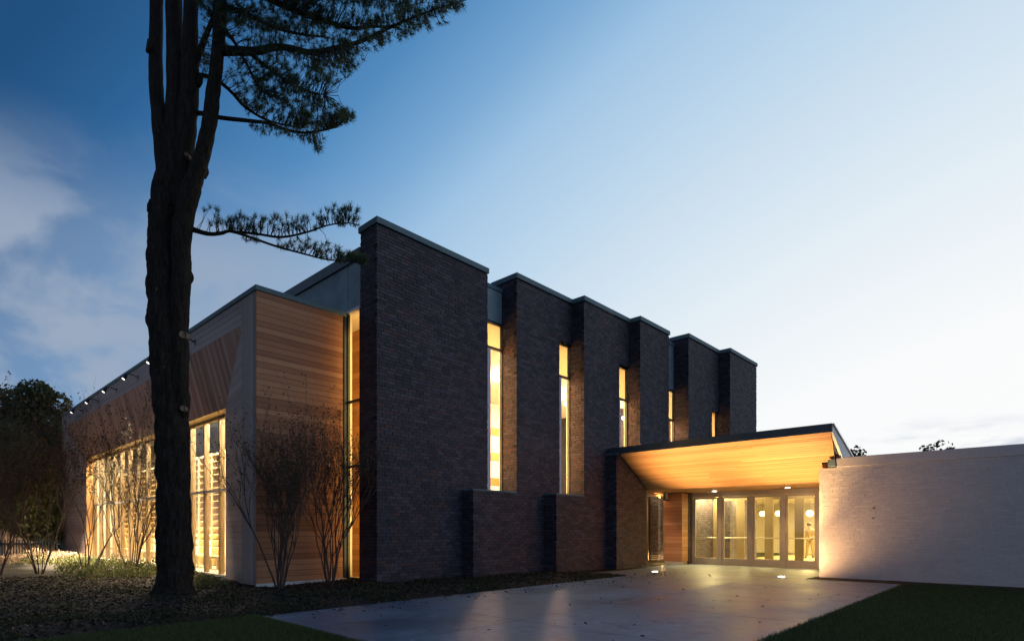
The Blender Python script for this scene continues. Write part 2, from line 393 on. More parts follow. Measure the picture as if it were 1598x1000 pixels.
# ------------------------------------------------------------------ brickwork generator
def lay_bricks(faces, course, length, joint, proud, rng, depth=0.10):
    """faces: (origin, udir, normal, width, z0, z1, holes) in the building frame -> brick records (centre, u, n, l, h, d)"""
    out = []
    for (o, ud, nn, W, z0, z1, holes) in faces:
        o = Vector(o); ud = Vector(ud); nn = Vector(nn)
        k0 = int(round(z0/course)); k1 = int(math.ceil(z1/course - 1e-6))
        for k in range(k0, k1):
            za = max(z0, k*course); zb = min(z1, (k+1)*course)
            if zb - za < 0.03: continue
            zm = (za+zb)/2
            segs = [(0.0, W)]
            for (a, b, c, d) in holes:
                if c < zm < d:
                    ns = []
                    for (p, q) in segs:
                        if b <= p or a >= q: ns.append((p, q)); continue
                        if a > p: ns.append((p, a))
                        if b < q: ns.append((b, q))
                    segs = ns
            for (p, q) in segs:
                off = (rng.uniform(0.3, 0.7) if k % 2 else rng.uniform(-0.2, 0.2))*length
                i = math.floor((p + off)/length)
                while True:
                    a = max(p, i*length - off); b = min(q, (i+1)*length - off); i += 1
                    if a >= q - 1e-6: break
                    if b - a < 0.03: continue
                    ja = joint/2 if a > p + 1e-6 else 0.0; jb = joint/2 if b < q - 1e-6 else 0.0
                    pr = rng.random()**2*proud if rng.random() < 0.8 else -rng.random()*0.004
                    c = o + ud*((a+ja+b-jb)/2) + Vector((0,0,zm)) + nn*(pr - depth/2)
                    out.append((c, ud, nn, b-a-ja-jb, zb-za-joint, depth))
    return out
def bricks_to_objects(recs, name, stuffname, material, parent, campos, n_single, rng):
    cp = Vector(campos)
    def size(r):
        c, ud, nn, l, h, d = r
        v = cp - c - nn*(d/2); dist = v.length
        return l*h*max(0.0, v.dot(nn))/dist**3
    order = sorted(range(len(recs)), key=lambda i: -size(recs[i]))
    single = set(order[:n_single])
    # unit bricks with slightly knocked corners, shared by the single bricks
    protos = []
    for q in range(6):
        me = M(); j = lambda: rng.uniform(-0.03, 0.03)
        vs = [(x+j()*0.3, y*1.0, z+j()) for (x, y, z) in [(-.5,-.5,-.5),(.5,-.5,-.5),(.5,.5,-.5),(-.5,.5,-.5),(-.5,-.5,.5),(.5,-.5,.5),(.5,.5,.5),(-.5,.5,.5)]]
        me.add(vs, [(0,3,2,1),(4,5,6,7),(0,1,5,4),(1,2,6,5),(2,3,7,6),(3,0,4,7)])
        mesh = bpy.data.meshes.new('brick'); mesh.from_pydata(me.v, [], me.f); mesh.materials.append(material); protos.append(mesh)
    sm = M()
    for i, (c, ud, nn, l, h, d) in enumerate(recs):
        if i in single:
            o = bpy.data.objects.new(name, protos[i % 6]); COL.objects.link(o); o.parent = parent
            o.location = c; o.scale = (l, d, h); o.rotation_euler.z = math.atan2(ud.y, ud.x)
        else:
            t = rng.random()
            U = ud*(l/2); Dn = nn*(d/2); Z = Vector((0,0,h/2)); e = lambda: nn*rng.uniform(-0.003, 0.003)
            f0, f1, f2, f3 = c-U+Dn-Z+e(), c+U+Dn-Z+e(), c+U+Dn+Z+e(), c-U+Dn+Z+e()
            b0, b1, b2, b3 = c-U-Dn-Z, c+U-Dn-Z, c+U-Dn+Z, c-U-Dn+Z
            fs = [(0,1,2,3),(4,0,3,7),(1,5,6,2),(3,2,6,7),(4,5,1,0)]
            if ud.cross(Vector((0,0,1))).dot(nn) < 0: fs = [tuple(reversed(f)) for f in fs]
            sm.add([f0,f1,f2,f3,b0,b1,b2,b3], fs, (t, t, t))
    o = sm.build(stuffname, material, parent); o['kind'] = 'stuff'
    return o
CAMB = (-9.0, -11.6, 1.4)

# ------------------------------------------------------------------ brick hall
hall = empty('brick_hall', P0, ANG)
tag(hall, 'dark brick hall of six stepped windowless piers with tall glowing slot windows between them', 'building')
H = 9.345; CT = 0.19
piers = [(0.0, 4.257, 0.0), (5.13, 8.19, -0.42), (8.19, 11.33, -0.89), (11.35, 13.76, -1.30), (14.58, 17.75, -1.73), (17.80, 21.2, -2.18)]
LOW = 2.52
lows = [None, 3.155, 6.57, 9.62]           # where the low plinth of piers 2, 3, 4 starts
# windows: (x0, x1, glass y, sill, transom, head)
wins = [(4.257, 5.13, 0.17, LOW, 7.05, 7.86), (7.44, 8.19, -0.30, LOW, 6.63, 7.76), (10.57, 11.33, -0.77, LOW, 6.27, 7.49), (13.76, 14.58, -1.12, LOW, 5.89, 7.11), (17.0, 17.8, -1.60, LOW, 5.2, 6.60)]
X, Y_, Zv = Vector((1,0,0)), Vector((0,1,0)), Vector((0,0,1))
nF, nS = Vector((0,-1,0)), Vector((-1,0,0))
faces = []
tb = H - CT
faces.append(((0,0,0), X, nF, 4.257, 0, tb, [(3.155, 4.257, 0, LOW)]))
faces.append(((0,0.70,0), -Y_, nS, 0.60, 0, tb, []))
# pier 2
faces.append(((3.155,-0.42,0), X, nF, 8.19-3.155, 0, tb, [(0, 5.13-3.155, LOW, 99), (7.44-3.155, 8.19-3.155, LOW, 7.76), (6.57-3.155, 99, 0, LOW)]))
faces.append(((3.155,0.0,0), -Y_, nS, 0.32, 0, LOW, []))
faces.append(((5.13,0.17,0), -Y_, nS, 0.49, LOW, tb, []))
# pier 3
faces.append(((6.57,-0.89,0), X, nF, 11.33-6.57, 0, tb, [(0, 8.19-6.57, LOW, 99), (10.57-6.57, 99, LOW, 7.49), (9.62-6.57, 99, 0, LOW)]))
faces.append(((6.57,-0.42,0), -Y_, nS, 0.37, 0, LOW, []))
faces.append(((8.19,-0.30,0), -Y_, nS, 0.49, LOW, 7.76, []))
faces.append(((8.19,-0.42,0), -Y_, nS, 0.37, 7.76, tb, []))
# pier 4
faces.append(((9.62,-1.30,0), X, nF, 13.76-9.62, 0, tb, [(0, 11.35-9.62, 4.04, 99), (11.85-9.62, 99, 0, 2.9)]))
faces.append(((9.62,-0.89,0), -Y_, nS, 0.31, 0, 4.04, []))
faces.append(((11.35,-0.77,0), -Y_, nS, 0.43, LOW, 7.49, []))
faces.append(((11.35,-0.89,0), -Y_, nS, 0.31, 7.49, tb, []))
# pier 5, above the canopy outside, full height inside the lobby
faces.append(((14.58,-1.73,0), X, nF, 17.75-14.58, 0, tb, [(17.0-14.58, 99, LOW+0.6, 6.6)]))
faces.append(((14.58,-1.12,0), -Y_, nS, 0.51, 3.4, tb, []))
faces.append(((17.80,-2.18,0), X, nF, 3.4, 0, tb, []))
faces.append(((17.80,-1.60,0), -Y_, nS, 0.48, 0, tb, []))
faces.append(((21.2,-2.08,0), Y_, Vector((1,0,0)), 3.0, 0, tb, []))
# brick in the glazed recess by the doors
faces.append(((15.4,0.3,0), -Y_, nS, 1.9, 0, 2.88, []))
recs = lay_bricks(faces, 0.0875, 0.27, 0.013, 0.008, R)
# pier cores (recessed mortar)
e = 0.012
core = []
core += [[(e, 4.25, e, 0.70, 0, tb)]]
core += [[(3.155+e, 7.44, -0.42+e, 0.27, 0, LOW-0.01), (5.13+e, 7.44, -0.42+e, 0.27, LOW-0.01, tb), (7.44, 8.19, -0.42+e, 0.27, 7.76, tb), (7.44, 8.19, -0.42+e, 0.27, 0, LOW-0.01)]]
core += [[(6.57+e, 10.57, -0.89+e, -0.43, 0, LOW-0.01), (8.19+e, 10.57, -0.89+e, -0.20, LOW-0.01, tb), (10.57, 11.33, -0.89+e, -0.20, 7.49, tb), (8.2, 11.33, -0.89+e, -0.20, 0, LOW-0.012)]]
core += [[(9.62+e, 11.85, -1.30+e, -0.90, 0, 4.03), (11.35+e, 11.85, -0.90, -0.67, LOW-0.01, 4.03), (11.35+e, 13.76, -1.30+e, -0.67, 4.035, tb), (11.86, 13.76, -1.30+e, -0.67, 2.9, 4.03)]]
core += [[(14.58+e, 17.0, -1.73+e, -1.02, 0.0, tb), (17.0, 17.78, -1.73+e, -1.02, 6.6, tb), (17.0, 17.78, -1.73+e, -1.02, 0.0, LOW+0.6)]]
core += [[(17.80+e, 21.19, -2.18+e, -1.5, 0, tb)]]
pier_objs = []
for k, bx in enumerate(core):
    o = part('pier', MT['mortar'], hall, *bx); pier_objs.append(o)
    a, b, y = piers[k]
    cp = M().box(a-0.035, b+0.03, y-0.045, 0.76 if k == 0 else 0.60, tb+0.03, H).build('coping', MT['coping'], o); bev(cp, 0.008)
    M().box(a+0.02, b-0.02, y+0.03, 0.7 if k == 0 else 0.55, tb-0.002, tb+0.03).build('shadow_gap', MT['dark_metal'], o)
bricks_to_objects(recs, 'brick', 'brickwork', MT['brick'], hall, CAMB, 300, R)
# sill copings on top of the low plinths
for (a, b, y0, y1) in ((3.12, 5.13, -0.45, 0.12), (6.54, 8.19, -0.92, -0.35), (9.59, 9.76, -1.33, -0.895)):
    bev(part('sill', MT['coping'], hall, (a, b-0.004, y0, y1, (4.04 if a > 9 else LOW)+0.002, (4.04 if a > 9 else LOW)+0.05)), 0.006)
# windows with head panels
for i, (a, b, gy, z0, zt, zh) in enumerate(wins):
    fr = part('window', MT['dark_metal'], hall, (a+0.002, a+0.035, gy-0.03, gy+0.06, z0+0.05, zh), (b-0.032, b-0.014, gy-0.03, gy+0.06, z0+0.05, zh),
              (a+0.035, b-0.032, gy-0.03, gy+0.06, zh-0.05, zh-0.002), (a+0.035, b-0.032, gy-0.04, gy+0.06, zt-0.03, zt+0.03), (a+0.035, b-0.032, gy-0.03, gy+0.06, z0+0.052, z0+0.10))
    w = b - a; sp = a + 0.035 + (w-0.085)*0.36
    part('side_panel', MT['louvre'], fr, (a+0.036, sp, gy-0.015, gy+0.03, z0+0.10, zt-0.03))
    part('pane', MT['glass'], fr, (sp, b-0.032, gy+0.004, gy+0.010, z0+0.10, zt-0.03))
    part('upper_pane', MT['glass'], fr, (a+0.036, b-0.032, gy+0.004, gy+0.010, zt+0.03, zh-0.05))
    part('blind', MT['blind'], fr, (a+0.036, b-0.032, gy+0.05, gy+0.053, zt+0.03, zh-0.05))
    if i < 5:
        hgt = zh - 0.3 - z0
        area('slot_fill_light', (a+0.06, gy+0.45, z0+0.2+hgt/2), Vector((0.82, -0.57, 0)).to_track_quat('-Z', 'Y').to_euler(), 0.06, hgt, 21*hgt, (1.0, 0.47, 0.13), hall)  # added fill without a fixture, warms the brick returns beside the glass
    # reveal plaster behind the glass
    part('reveal', MT['plaster'], fr, (b-0.014, b-0.006, gy+0.06, gy+0.10, z0, zh))
for (a, b, gy, z0, z1) in ((4.257, 5.13, 0.16, 7.862, 8.88), (13.76, 14.58, -1.13, 7.112, 8.95)):
    p = part('head_panel', MT['panel'], hall, (a+0.003, b-0.013, gy, gy+0.12, z0+0.03, z1), )
    part('panel_trim', MT['dark_metal'], p, (a+0.003, b-0.013, gy-0.02, gy+0.1, z0, z0+0.028))
    part('panel_coping', MT['coping'], p, (a+0.003, b-0.013, gy-0.04, 0.6, z1, z1+0.12))
    part('backing', MT['mortar'], p, (a+0.003, b-0.013, gy+0.121, gy+0.30, z0, z1))
    part('plinth_core', MT['mortar'], p, (a-0.8, b, 0.0 if a < 6 else -1.1, 0.27 if a < 6 else -0.7, 2.9 if a > 6 else 0, 3.3 if a > 6 else LOW-0.02))
# upper west wall over the timber wing
up = part('upper_wall', MT['concrete_band'], hall, (0.05, 0.55, 0.705, 24.0, 7.30, 8.55))
part('roof_edge', MT['fascia'], up, (-0.02, 0.6, 0.71, 24.03, 8.55, 8.83))
for yj in (1.32, 4.4, 7.5, 10.6, 13.7, 16.8, 19.9):
    part('panel_joint', MT['dark_metal'], up, (0.047, 0.052, yj, yj+0.012, 7.32, 8.54))
# shell of the hall: back wall, end wall, roof, floor, inner linings
part('roof', MT['dark_metal'], hall, (0.6, 21.15, 0.31, 24.0, 8.62, 8.75), (8.3, 21.15, -0.19, 0.31, 8.5, 8.6), (11.5, 21.15, -0.66, -0.19, 8.5, 8.6), (14.6, 21.15, -1.0, -0.66, 8.5, 8.6))
part('back_wall', MT['plaster'], hall, (0.06, 21.15, 23.7, 24.0, 0, 8.62))
part('end_wall', MT['mortar'], hall, (21.0, 21.19, -1.49, 23.7, 0, 8.62))
part('hall_floor', MT['floor'], hall, (1.2, 21.0, 0.3, 23.7, -0.03, 0.03))
for (a, b, y, z0) in ((5.2, 7.5, 0.29, 0), (8.3, 10.6, -0.18, 0), (11.5, 13.7, -0.65, 2.9), (14.6, 17.0, -1.0, 2.9), (17.9, 21.0, -1.48, 2.9)):
    part('inner_lining', MT['plaster'], hall, (a, b, y-0.015, y, z0+0.03, 8.2))
part('hall_ceiling', MT['plaster'], hall, (1.2, 21.0, 0.26, 9.0, 8.2, 8.3), (8.3, 21.0, -0.19, 0.26, 8.2, 8.3), (11.5, 21.0, -0.66, -0.19, 8.2, 8.3), (14.6, 21.0, -1.01, -0.66, 8.2, 8.3))
iw = part('inner_wall', MT['plaster'], hall, (2.9, 21.0, 8.8, 9.0, 0.03, 8.2))
for k in range(5):
    part('timber_band', MT['intwood'], iw, (2.9, 21.0, 8.76, 8.798, 1.1+k*1.35, 1.5+k*1.35))

# corner window at the left of pier 1
cw = part('corner_window', MT['dark_metal'], hall, (0.0, 0.07, 0.72, 0.745, 0.1, 7.22), (0.0, 0.07, 1.265, 1.322, 0.1, 7.22), (0.0, 0.07, 0.745, 1.265, 4.80, 4.86), (0.0, 0.07, 0.745, 1.265, 3.06, 3.12), (0.0, 0.07, 0.745, 1.265, 0.06, 0.12))
part('head_trim', MT['white_side'], cw, (-0.02, 0.10, 0.712, 1.33, 7.221, 7.29))
for (z0, z1) in ((0.12, 3.06), (3.12, 4.80), (4.86, 7.22)):
    part('pane', MT['glass'], cw, (0.03, 0.036, 0.745, 1.265, z0, z1))
post = part('post', MT['plaster'], cw, (0.09, 0.19, 1.34, 1.62, 0.0, 7.25))
# timber lined niche seen through it
rows = 46
lin = part('lining', MT['mortar'], hall, (0.98, 1.1, 0.72, 5.2, 0, 7.3), (0.1, 1.0, 5.2, 5.3, 0, 7.3))
for k in range(rows):
    z = 0.03 + k*0.157
    M().slab([(0.955, 5.2, z), (0.955, 0.75, z), (0.955, 0.75, z+0.15), (0.955, 5.2, z+0.15)], (-1,0,0), 0.02).build('lining_board', MT['intwood'], lin)
part('niche_ceiling', MT['plaster'], hall, (0.1, 1.1, 0.72, 5.3, 7.23, 7.29))
part('niche_floor', MT['floor'], hall, (0.1, 0.95, 0.72, 5.3, 0.0, 0.03))
part('niche_partition', MT['plaster'], hall, (0.06, 0.10, 1.63, 5.3, 0, 7.25))
area('niche_fill_light', (0.5, 0.78, 3.7), (rad(90), 0, 0), 0.35, 6.6, 85, (1.0, 0.60, 0.18), hall)  # unseen area light added behind the pier to light the niche evenly
# the hall's own ceiling lights and pendants
area('hall_ceiling_light', (7.0, 4.0, 8.15), (0, 0, 0), 9.0, 5.0, 2000, (1.0, 0.76, 0.44), hall)
area('hall_ceiling_light', (16.0, 4.0, 8.15), (0, 0, 0), 8.0, 5.0, 1600, (1.0, 0.76, 0.44), hall)

# ------------------------------------------------------------------ timber wing
wing = empty('timber_wing', P0, ANG)
tag(wing, 'low cedar clad wing with a long recessed glass wall under a sloped board hood', 'building')
WX = -2.612; WY = 1.325; WE = 22.8; WH = 7.26
nL = Vector((-1, 0, 0))
tf = 0.025
part('wall_core', MT['mortar'], wing, (WX+0.03, 0.0, WY+0.03, WY+0.35, 0.0, WH-0.12), (WX+0.03, WX+0.05, WY+0.35, 2.085, 0, 6.5), (WX+0.03, WX+0.35, WY+0.35, WE-0.1, 6.53, WH-0.12), (WX+0.03, WX+0.05, 22.04, WE-0.1, 0, 6.5), (WX+0.03, 0.0, WE-0.3, WE-0.03, 0, WH-0.12))
part('roof_edge', MT['coping'], wing, (WX-0.04, -0.0, WY-0.04, WY+0.30, WH-0.12, WH), (WX-0.04, WX+0.3, WY+0.30, WE, WH-0.12, WH), bevel=0.006)
part('roof', MT['dark_metal'], wing, (WX+0.3, 0.04, WY+0.3, WE, WH-0.16, WH-0.04))
part('base_strip', MT['white_side'], wing, (WX-0.01, -0.02, WY-0.025, WY+0.03, 0.0, 0.10))
part('corner_post', MT['dark_metal'], wing, (-0.10, -0.004, WY-0.03, WY+0.03, 0.1, WH-0.12))
# south face: horizontal planks
nrow = 50; h = (WH-0.12-0.10)/nrow
for k in range(nrow):
    z = 0.10 + k*h; pr = R.uniform(0, 0.004)
    y = WY - pr
    M().slab([(WX, y, z+0.004), (-0.10, y, z+0.004), (-0.10, y, z+h-0.004), (WX, y, z+h-0.004)], (0,-1,0), tf).build('plank', MT['cedar'], wing)
# west face: side border (vertical boards), header band (horizontal), far border
def vplanks(y0, y1, z0, z1, n, mt):
    w = (y1-y0)/n
    for k in range(n):
        a = y0 + k*w; x = WX - R.uniform(0, 0.004)
        M().slab([(x, a+0.004, z0), (x, a+0.004, z1), (x, a+w-0.004, z1), (x, a+w-0.004, z0)], nL, tf).build('plank', mt, wing)
vplanks(WY+0.03, 2.085, 0.06, WH-0.12, 5, MT['cedar_grey'])
vplanks(22.04, WE, 0.06, WH-0.12, 5, MT['cedar_grey'])
hh = (WH-0.12-6.50)/4
for k in range(4):
    y = 2.085 + (k % 2)*-0.0; z = 6.50 + k*hh
    cuts = [2.085 + (0 if k % 2 else 0)] + [2.085 + 1.6*(k % 2) + 3.3*j for j in range(1, 6)] + [22.04]
    for a, b in zip(cuts, cuts[1:]):
        if b - a < 0.2: continue
        x = WX - R.uniform(0, 0.004)
        M().slab([(x, a+0.003, z+0.004), (x, b-0.003, z+0.004), (x, b-0.003, z+hh-0.004), (x, a+0.003, z+hh-0.004)], nL, tf).build('plank', MT['cedar_grey'], wing)
# sloped hood: vertical boards from (x=WX, z=6.5) in to (x=-2.135, z=4.81); splayed jambs close the ends
HX, HZ0, HZ1 = -2.135, 6.50, 4.81
ya, yb, yc, yd = 2.085, 4.155, 19.97, 22.04
sl = Vector((HX-WX, 0, HZ1-HZ0)); nh = Vector((-abs(HZ1-HZ0), 0, -(HX-WX))).normalized()
nb = 124; wv = (yd-ya)/nb
def hoodpt(y, t): return Vector((WX, y, HZ0)) + sl*t
for k in range(nb):
    a = ya + k*wv + 0.0035; b = ya + (k+1)*wv - 0.0035
    def tlim(y):
        if y < yb: return (y-ya)/(yb-ya)
        if y > yc: return (yd-y)/(yd-yc)
        return 1.0
    ta, tb_ = max(0.004, tlim(a)), max(0.004, tlim(b))
    off = nh*R.uniform(0, 0.004)
    M().slab([hoodpt(a, 0)+off, hoodpt(a, ta)+off, hoodpt(b, tb_)+off, hoodpt(b, 0)+off], nh, tf).build('hood_board', MT['cedar_side'], wing)
# splay jambs with horizontal boards
def splay(y_out, y_in, n, lab):
    o0 = Vector((WX, y_out, 0)); i0 = Vector((HX, y_in, 0))
    d = (i0-o0); nn = Vector((-d.y, d.x, 0)).normalized()
    if nn.x > 0: nn = -nn
    hb = 6.5/n
    for k in range(n):
        z0 = k*hb + 0.003; z1 = (k+1)*hb - 0.003
        def t(z): return 1.0 if z <= HZ1 else max(0.003, 1-(z-HZ1)/(HZ0-HZ1))
        off = nn*R.uniform(0, 0.004)
        q = [o0+Vector((0,0,z0)), o0+d*t(z0)+Vector((0,0,z0)), o0+d*t(z1)+Vector((0,0,z1)), o0+Vector((0,0,z1))]
        M().slab([p+off for p in q], nn, tf).build('jamb_board', MT['cedar_grey'], wing)
    m = M().slab([o0-nn*0.03, i0-nn*0.03, i0-nn*0.03+Vector((0,0,HZ1)), o0-nn*0.03+Vector((0,0,HZ0))], nn, 0.02)
    m.build('jamb_core', MT['mortar'], wing)
splay(ya, yb, 44, 'near'); splay(yd, yc, 44, 'far')
GX = -1.78
# straight reveal: head and both ends
part('head_reveal', MT['shelf'], wing, (HX, GX+0.05, yb, yc, HZ1, HZ1+0.05))
part('end_reveal', MT['intwood'], wing, (HX, GX+0.05, yc-0.002, yc+0.04, 0.0, HZ1)); part('end_reveal', MT['intwood'], wing, (HX, GX+0.05, yb-0.04, yb+0.002, 0.0, HZ1))
part('sill', MT['alu'], wing, (GX-0.12, GX+0.10, yb+0.003, yc-0.003, 0.0, 0.07))
# curtain wall: fins, transom, panes
nbay = 14; pit = (yc-yb)/nbay
part('transom', MT['alu'], wing, (GX-0.06, GX+0.03, yb+0.003, yc-0.003, 2.54, 2.61))
part('head_rail', MT['mull'], wing, (GX-0.04, GX+0.04, yb+0.003, yc-0.003, HZ1-0.09, HZ1-0.002))
for k in range(nbay+1):
    y = yb + k*pit
    y0, y1 = max(yb+0.004, y-0.035), min(yc-0.004, y+0.035)
    part('mullion', MT['mull'], wing, (GX-0.07, GX+0.10, y0, y1, 0.071, HZ1-0.091), bevel=0.004)
    if k < nbay:
        a = y1; b = min(yc-0.004, y+pit-0.035)
        part('pane', MT['glass'], wing, (GX, GX+0.006, a, b, 2.61, HZ1-0.091))
        part('pane', MT['glass'], wing, (GX, GX+0.006, a, b, 0.071, 2.54))
# inside: bright slatted partition, bench, floor, dark ceiling
part('room_floor', MT['floor'], wing, (GX+0.05, 0.05, yb-1.5, 22.4, 0.0, 0.06))
part('room_ceiling', MT['dark_metal'], wing, (GX+0.05, 0.0, yb-1.5, 22.4, 5.3, 5.4))
part('soffit_back', MT['mortar'], wing, (GX+0.06, GX+0.10, yb-1.0, 22.4, HZ1+0.04, 5.3))
part('room_end', MT['plaster'], wing, (GX+0.06, -0.02, 2.4, 2.5, 0.0, 5.3), (GX+0.06, 0.0, 22.3, 22.4, 0.0, 5.3))
pt = part('partition', MT['plaster'], wing, (-0.16, -0.05, 2.5, 22.3, 0.06, 4.25))
for k in range(15):
    z = 0.75 + k*0.24
    part('shelf_slat', MT['shelf'], wing, (-0.42, -0.165, 2.55, 22.25, z, z+0.022))
for k in range(16):
    y = 3.2 + k*1.22
    part('shelf_upright', MT['shelf'], wing, (-0.43, -0.165, y, y+0.04, 0.10, 4.2))
for k in range(8):
    y = 4.6 + k*2.1
    b = part('bench', MT['shelf'], wing, (-1.15, -0.75, y, y+1.2, 0.45, 0.52), (-1.1, -1.04, y+0.05, y+0.12, 0.06, 0.45), (-1.1, -1.04, y+1.08, y+1.15, 0.06, 0.45), (-0.86, -0.8, y+0.05, y+0.12, 0.06, 0.45), (-0.86, -0.8, y+1.08, y+1.15, 0.06, 0.45))
for k in range(4):
    y = 5.0 + k*4.6
    area('shelf_light', (-1.0, y, 5.2), (0, rad(0), 0), 0.5, 4.2, 900, (1.0, 0.84, 0.55), wing)
    area('shelf_wash', (-1.25, y, 0.62), (0, rad(180+50), 0), 0.2, 4.2, 220, (1.0, 0.76, 0.40), wing)

# ------------------------------------------------------------------ entrance canopy and lobby
ent = empty('entrance_porch', B(9.79, -0.9), ANG)
tag(ent, 'entrance porch with an upswept glowing timber soffit and dark roof edge over four glass doors', 'porch')
ex, ey = 9.79, -0.9
def S(x, y, z): return Vector((x-ex, y-ey, z))
FX, FZ, BX, BZ = 9.79, 4.08, 11.95, 2.89
yl, yr0, yr1 = -0.92, -7.60, -7.32
nbd = 22
sv = Vector((BX-FX, 0, BZ-FZ)); ns = Vector((-(FZ-BZ), 0, -(BX-FX))).normalized()
def yend(t): return yr0 + (yr1-yr0)*t
for k in range(nbd):
    t0 = k/nbd; t1 = (k+1)/nbd
    a = Vector((FX, 0, FZ)) + sv*(t0+0.0015); b = Vector((FX, 0, FZ)) + sv*(t1-0.0015)
    # the plinth of pier 4 stands at y=-1.30; boards stop short of the brick
    yL = -1.325
    cut = R.uniform(-5.6, -2.6); off = ns*R.uniform(0, 0.003)
    for (p, q, e0, e1) in ((yL, cut, 0, 0.002), (cut, None, 0.002, 0)):
        qa = yend(t0) if q is None else q+e1; qb = yend(t1) if q is None else q+e1
        p_ = p-e0
        quad = [S(a.x, p_, a.z)+off, S(a.x, qa, a.z)+off, S(b.x, qb, b.z)+off, S(b.x, p_, b.z)+off]
        M().slab(quad, ns, 0.02).build('soffit_board', MT['soffit'], ent)
m = M(); m.slab([S(FX, -0.93, FZ)-ns*0.022, S(FX, yr0+0.02, FZ)-ns*0.022, S(BX, yr1+0.02, BZ)-ns*0.022, S(BX, -0.93, BZ)-ns*0.022], ns, 0.01)
m.build('soffit_backing', MT['dark_metal'], ent)
# wedge body: roof slopes down behind the fascia
def prism(pts, y0, y1, name, mt, parent=ent):
    m = M(); n = len(pts)
    vs = [S(x, y0, z) for x, z in pts] + [S(x, y1, z) for x, z in pts]
    fs = [tuple(range(n)), tuple(reversed(range(n, 2*n)))] + [(i, n+i, n+(i+1) % n, (i+1) % n) for i in range(n)]
    m.add(vs, fs); return m.build(name, mt, parent)
prism([(FX+0.02, FZ+0.04), (FX+0.02, 4.27), (12.4, 3.50), (12.4, 2.95), (BX, 2.95)], yl, yr0+0.04, 'canopy_body', MT['dark_metal'])
fa = prism([(FX-0.03, FZ-0.005), (FX-0.03, 4.31), (FX+0.12, 4.31), (FX+0.02, FZ-0.005)], yl+0.0, yr0-0.03, 'fascia', MT['fascia'])
prism([(FX+0.0, FZ+0.03), (FX+0.0, 4.27), (12.6, 3.44), (12.6, 2.62)], yr0+0.03, yr0-0.03, 'side_panel', MT['white_side'])
prism([(FX+0.10, 4.275), (FX+0.10, 4.32), (12.6, 3.50), (12.6, 3.455)], yr0+0.05, yr0-0.06, 'edge_trim', MT['steel'])
# flat ceiling to the doors
nb2 = 22
for k in range(nb2):
    x0 = 11.96 + k*(15.05-11.96)/nb2; x1 = x0 + (15.05-11.96)/nb2 - 0.008
    y0 = -1.34 if x0 < 11.9 else -0.2
    if x0 > 14.3: y0 = -1.74
    part('ceiling_board', MT['soffit'], ent, (x0-ex, x1-ex, -7.04-ey, y0-ey, BZ+0.004, BZ+0.024))
part('lobby_roof', MT['dark_metal'], ent, (12.4-ex, 30-ex, -13.0-ey, -2.3-ey, 3.25, 3.4), (12.4-ex, 14.5-ex, -2.3-ey, -1.32-ey, 3.25, 3.4), (14.5-ex, 17.7-ex, -2.3-ey, -1.76-ey, 3.25, 3.4), (11.9-ex, 15.05-ex, -7.04-ey, -0.0-ey, 2.94, 2.99))
# recess wall behind porch, beside the doors
part('recess_wall', MT['mortar'], ent, (11.86-ex, 15.5-ex, 0.31-ey, 0.36-ey, 0, 2.9))
sl_ = part('sidelight', MT['bronze'], ent, (14.02-ex, 14.08-ex, -1.0-ey, -0.95-ey, 0.05, 2.85), (14.02-ex, 14.08-ex, -0.30-ey, -0.24-ey, 0.05, 2.85), (14.02-ex, 14.08-ex, -0.95-ey, -0.30-ey, 2.78, 2.85), (14.02-ex, 14.08-ex, -0.95-ey, -0.30-ey, 0.05, 0.13))
part('pane', MT['glass'], sl_, (14.045-ex, 14.051-ex, -0.95-ey, -0.30-ey, 0.13, 2.78))
# cedar clad pier between sidelight and doors
cl_ = part('timber_pier', MT['mortar'], ent, (14.04-ex, 14.9-ex, -1.69-ey, -1.02-ey, 0.12, 2.87))
for k in range(19):
    z = 0.13 + k*0.144
    M().slab([S(14.02, -1.0, z), S(14.02, -1.70, z), S(14.02, -1.70, z+0.138), S(14.02, -1.0, z+0.138)], (-1,0,0), 0.018).build('plank', MT['cedar'], cl_)
    M().slab([S(14.02, -1.71, z), S(14.86, -1.71, z), S(14.86, -1.71, z+0.138), S(14.02, -1.71, z+0.138)], (0,-1,0), 0.018).build('plank', MT['soffit'], cl_)
part('pier_base', MT['alu'], cl_, (14.03-ex, 14.9-ex, -1.68-ey, -1.01-ey, 0.0, 0.12))
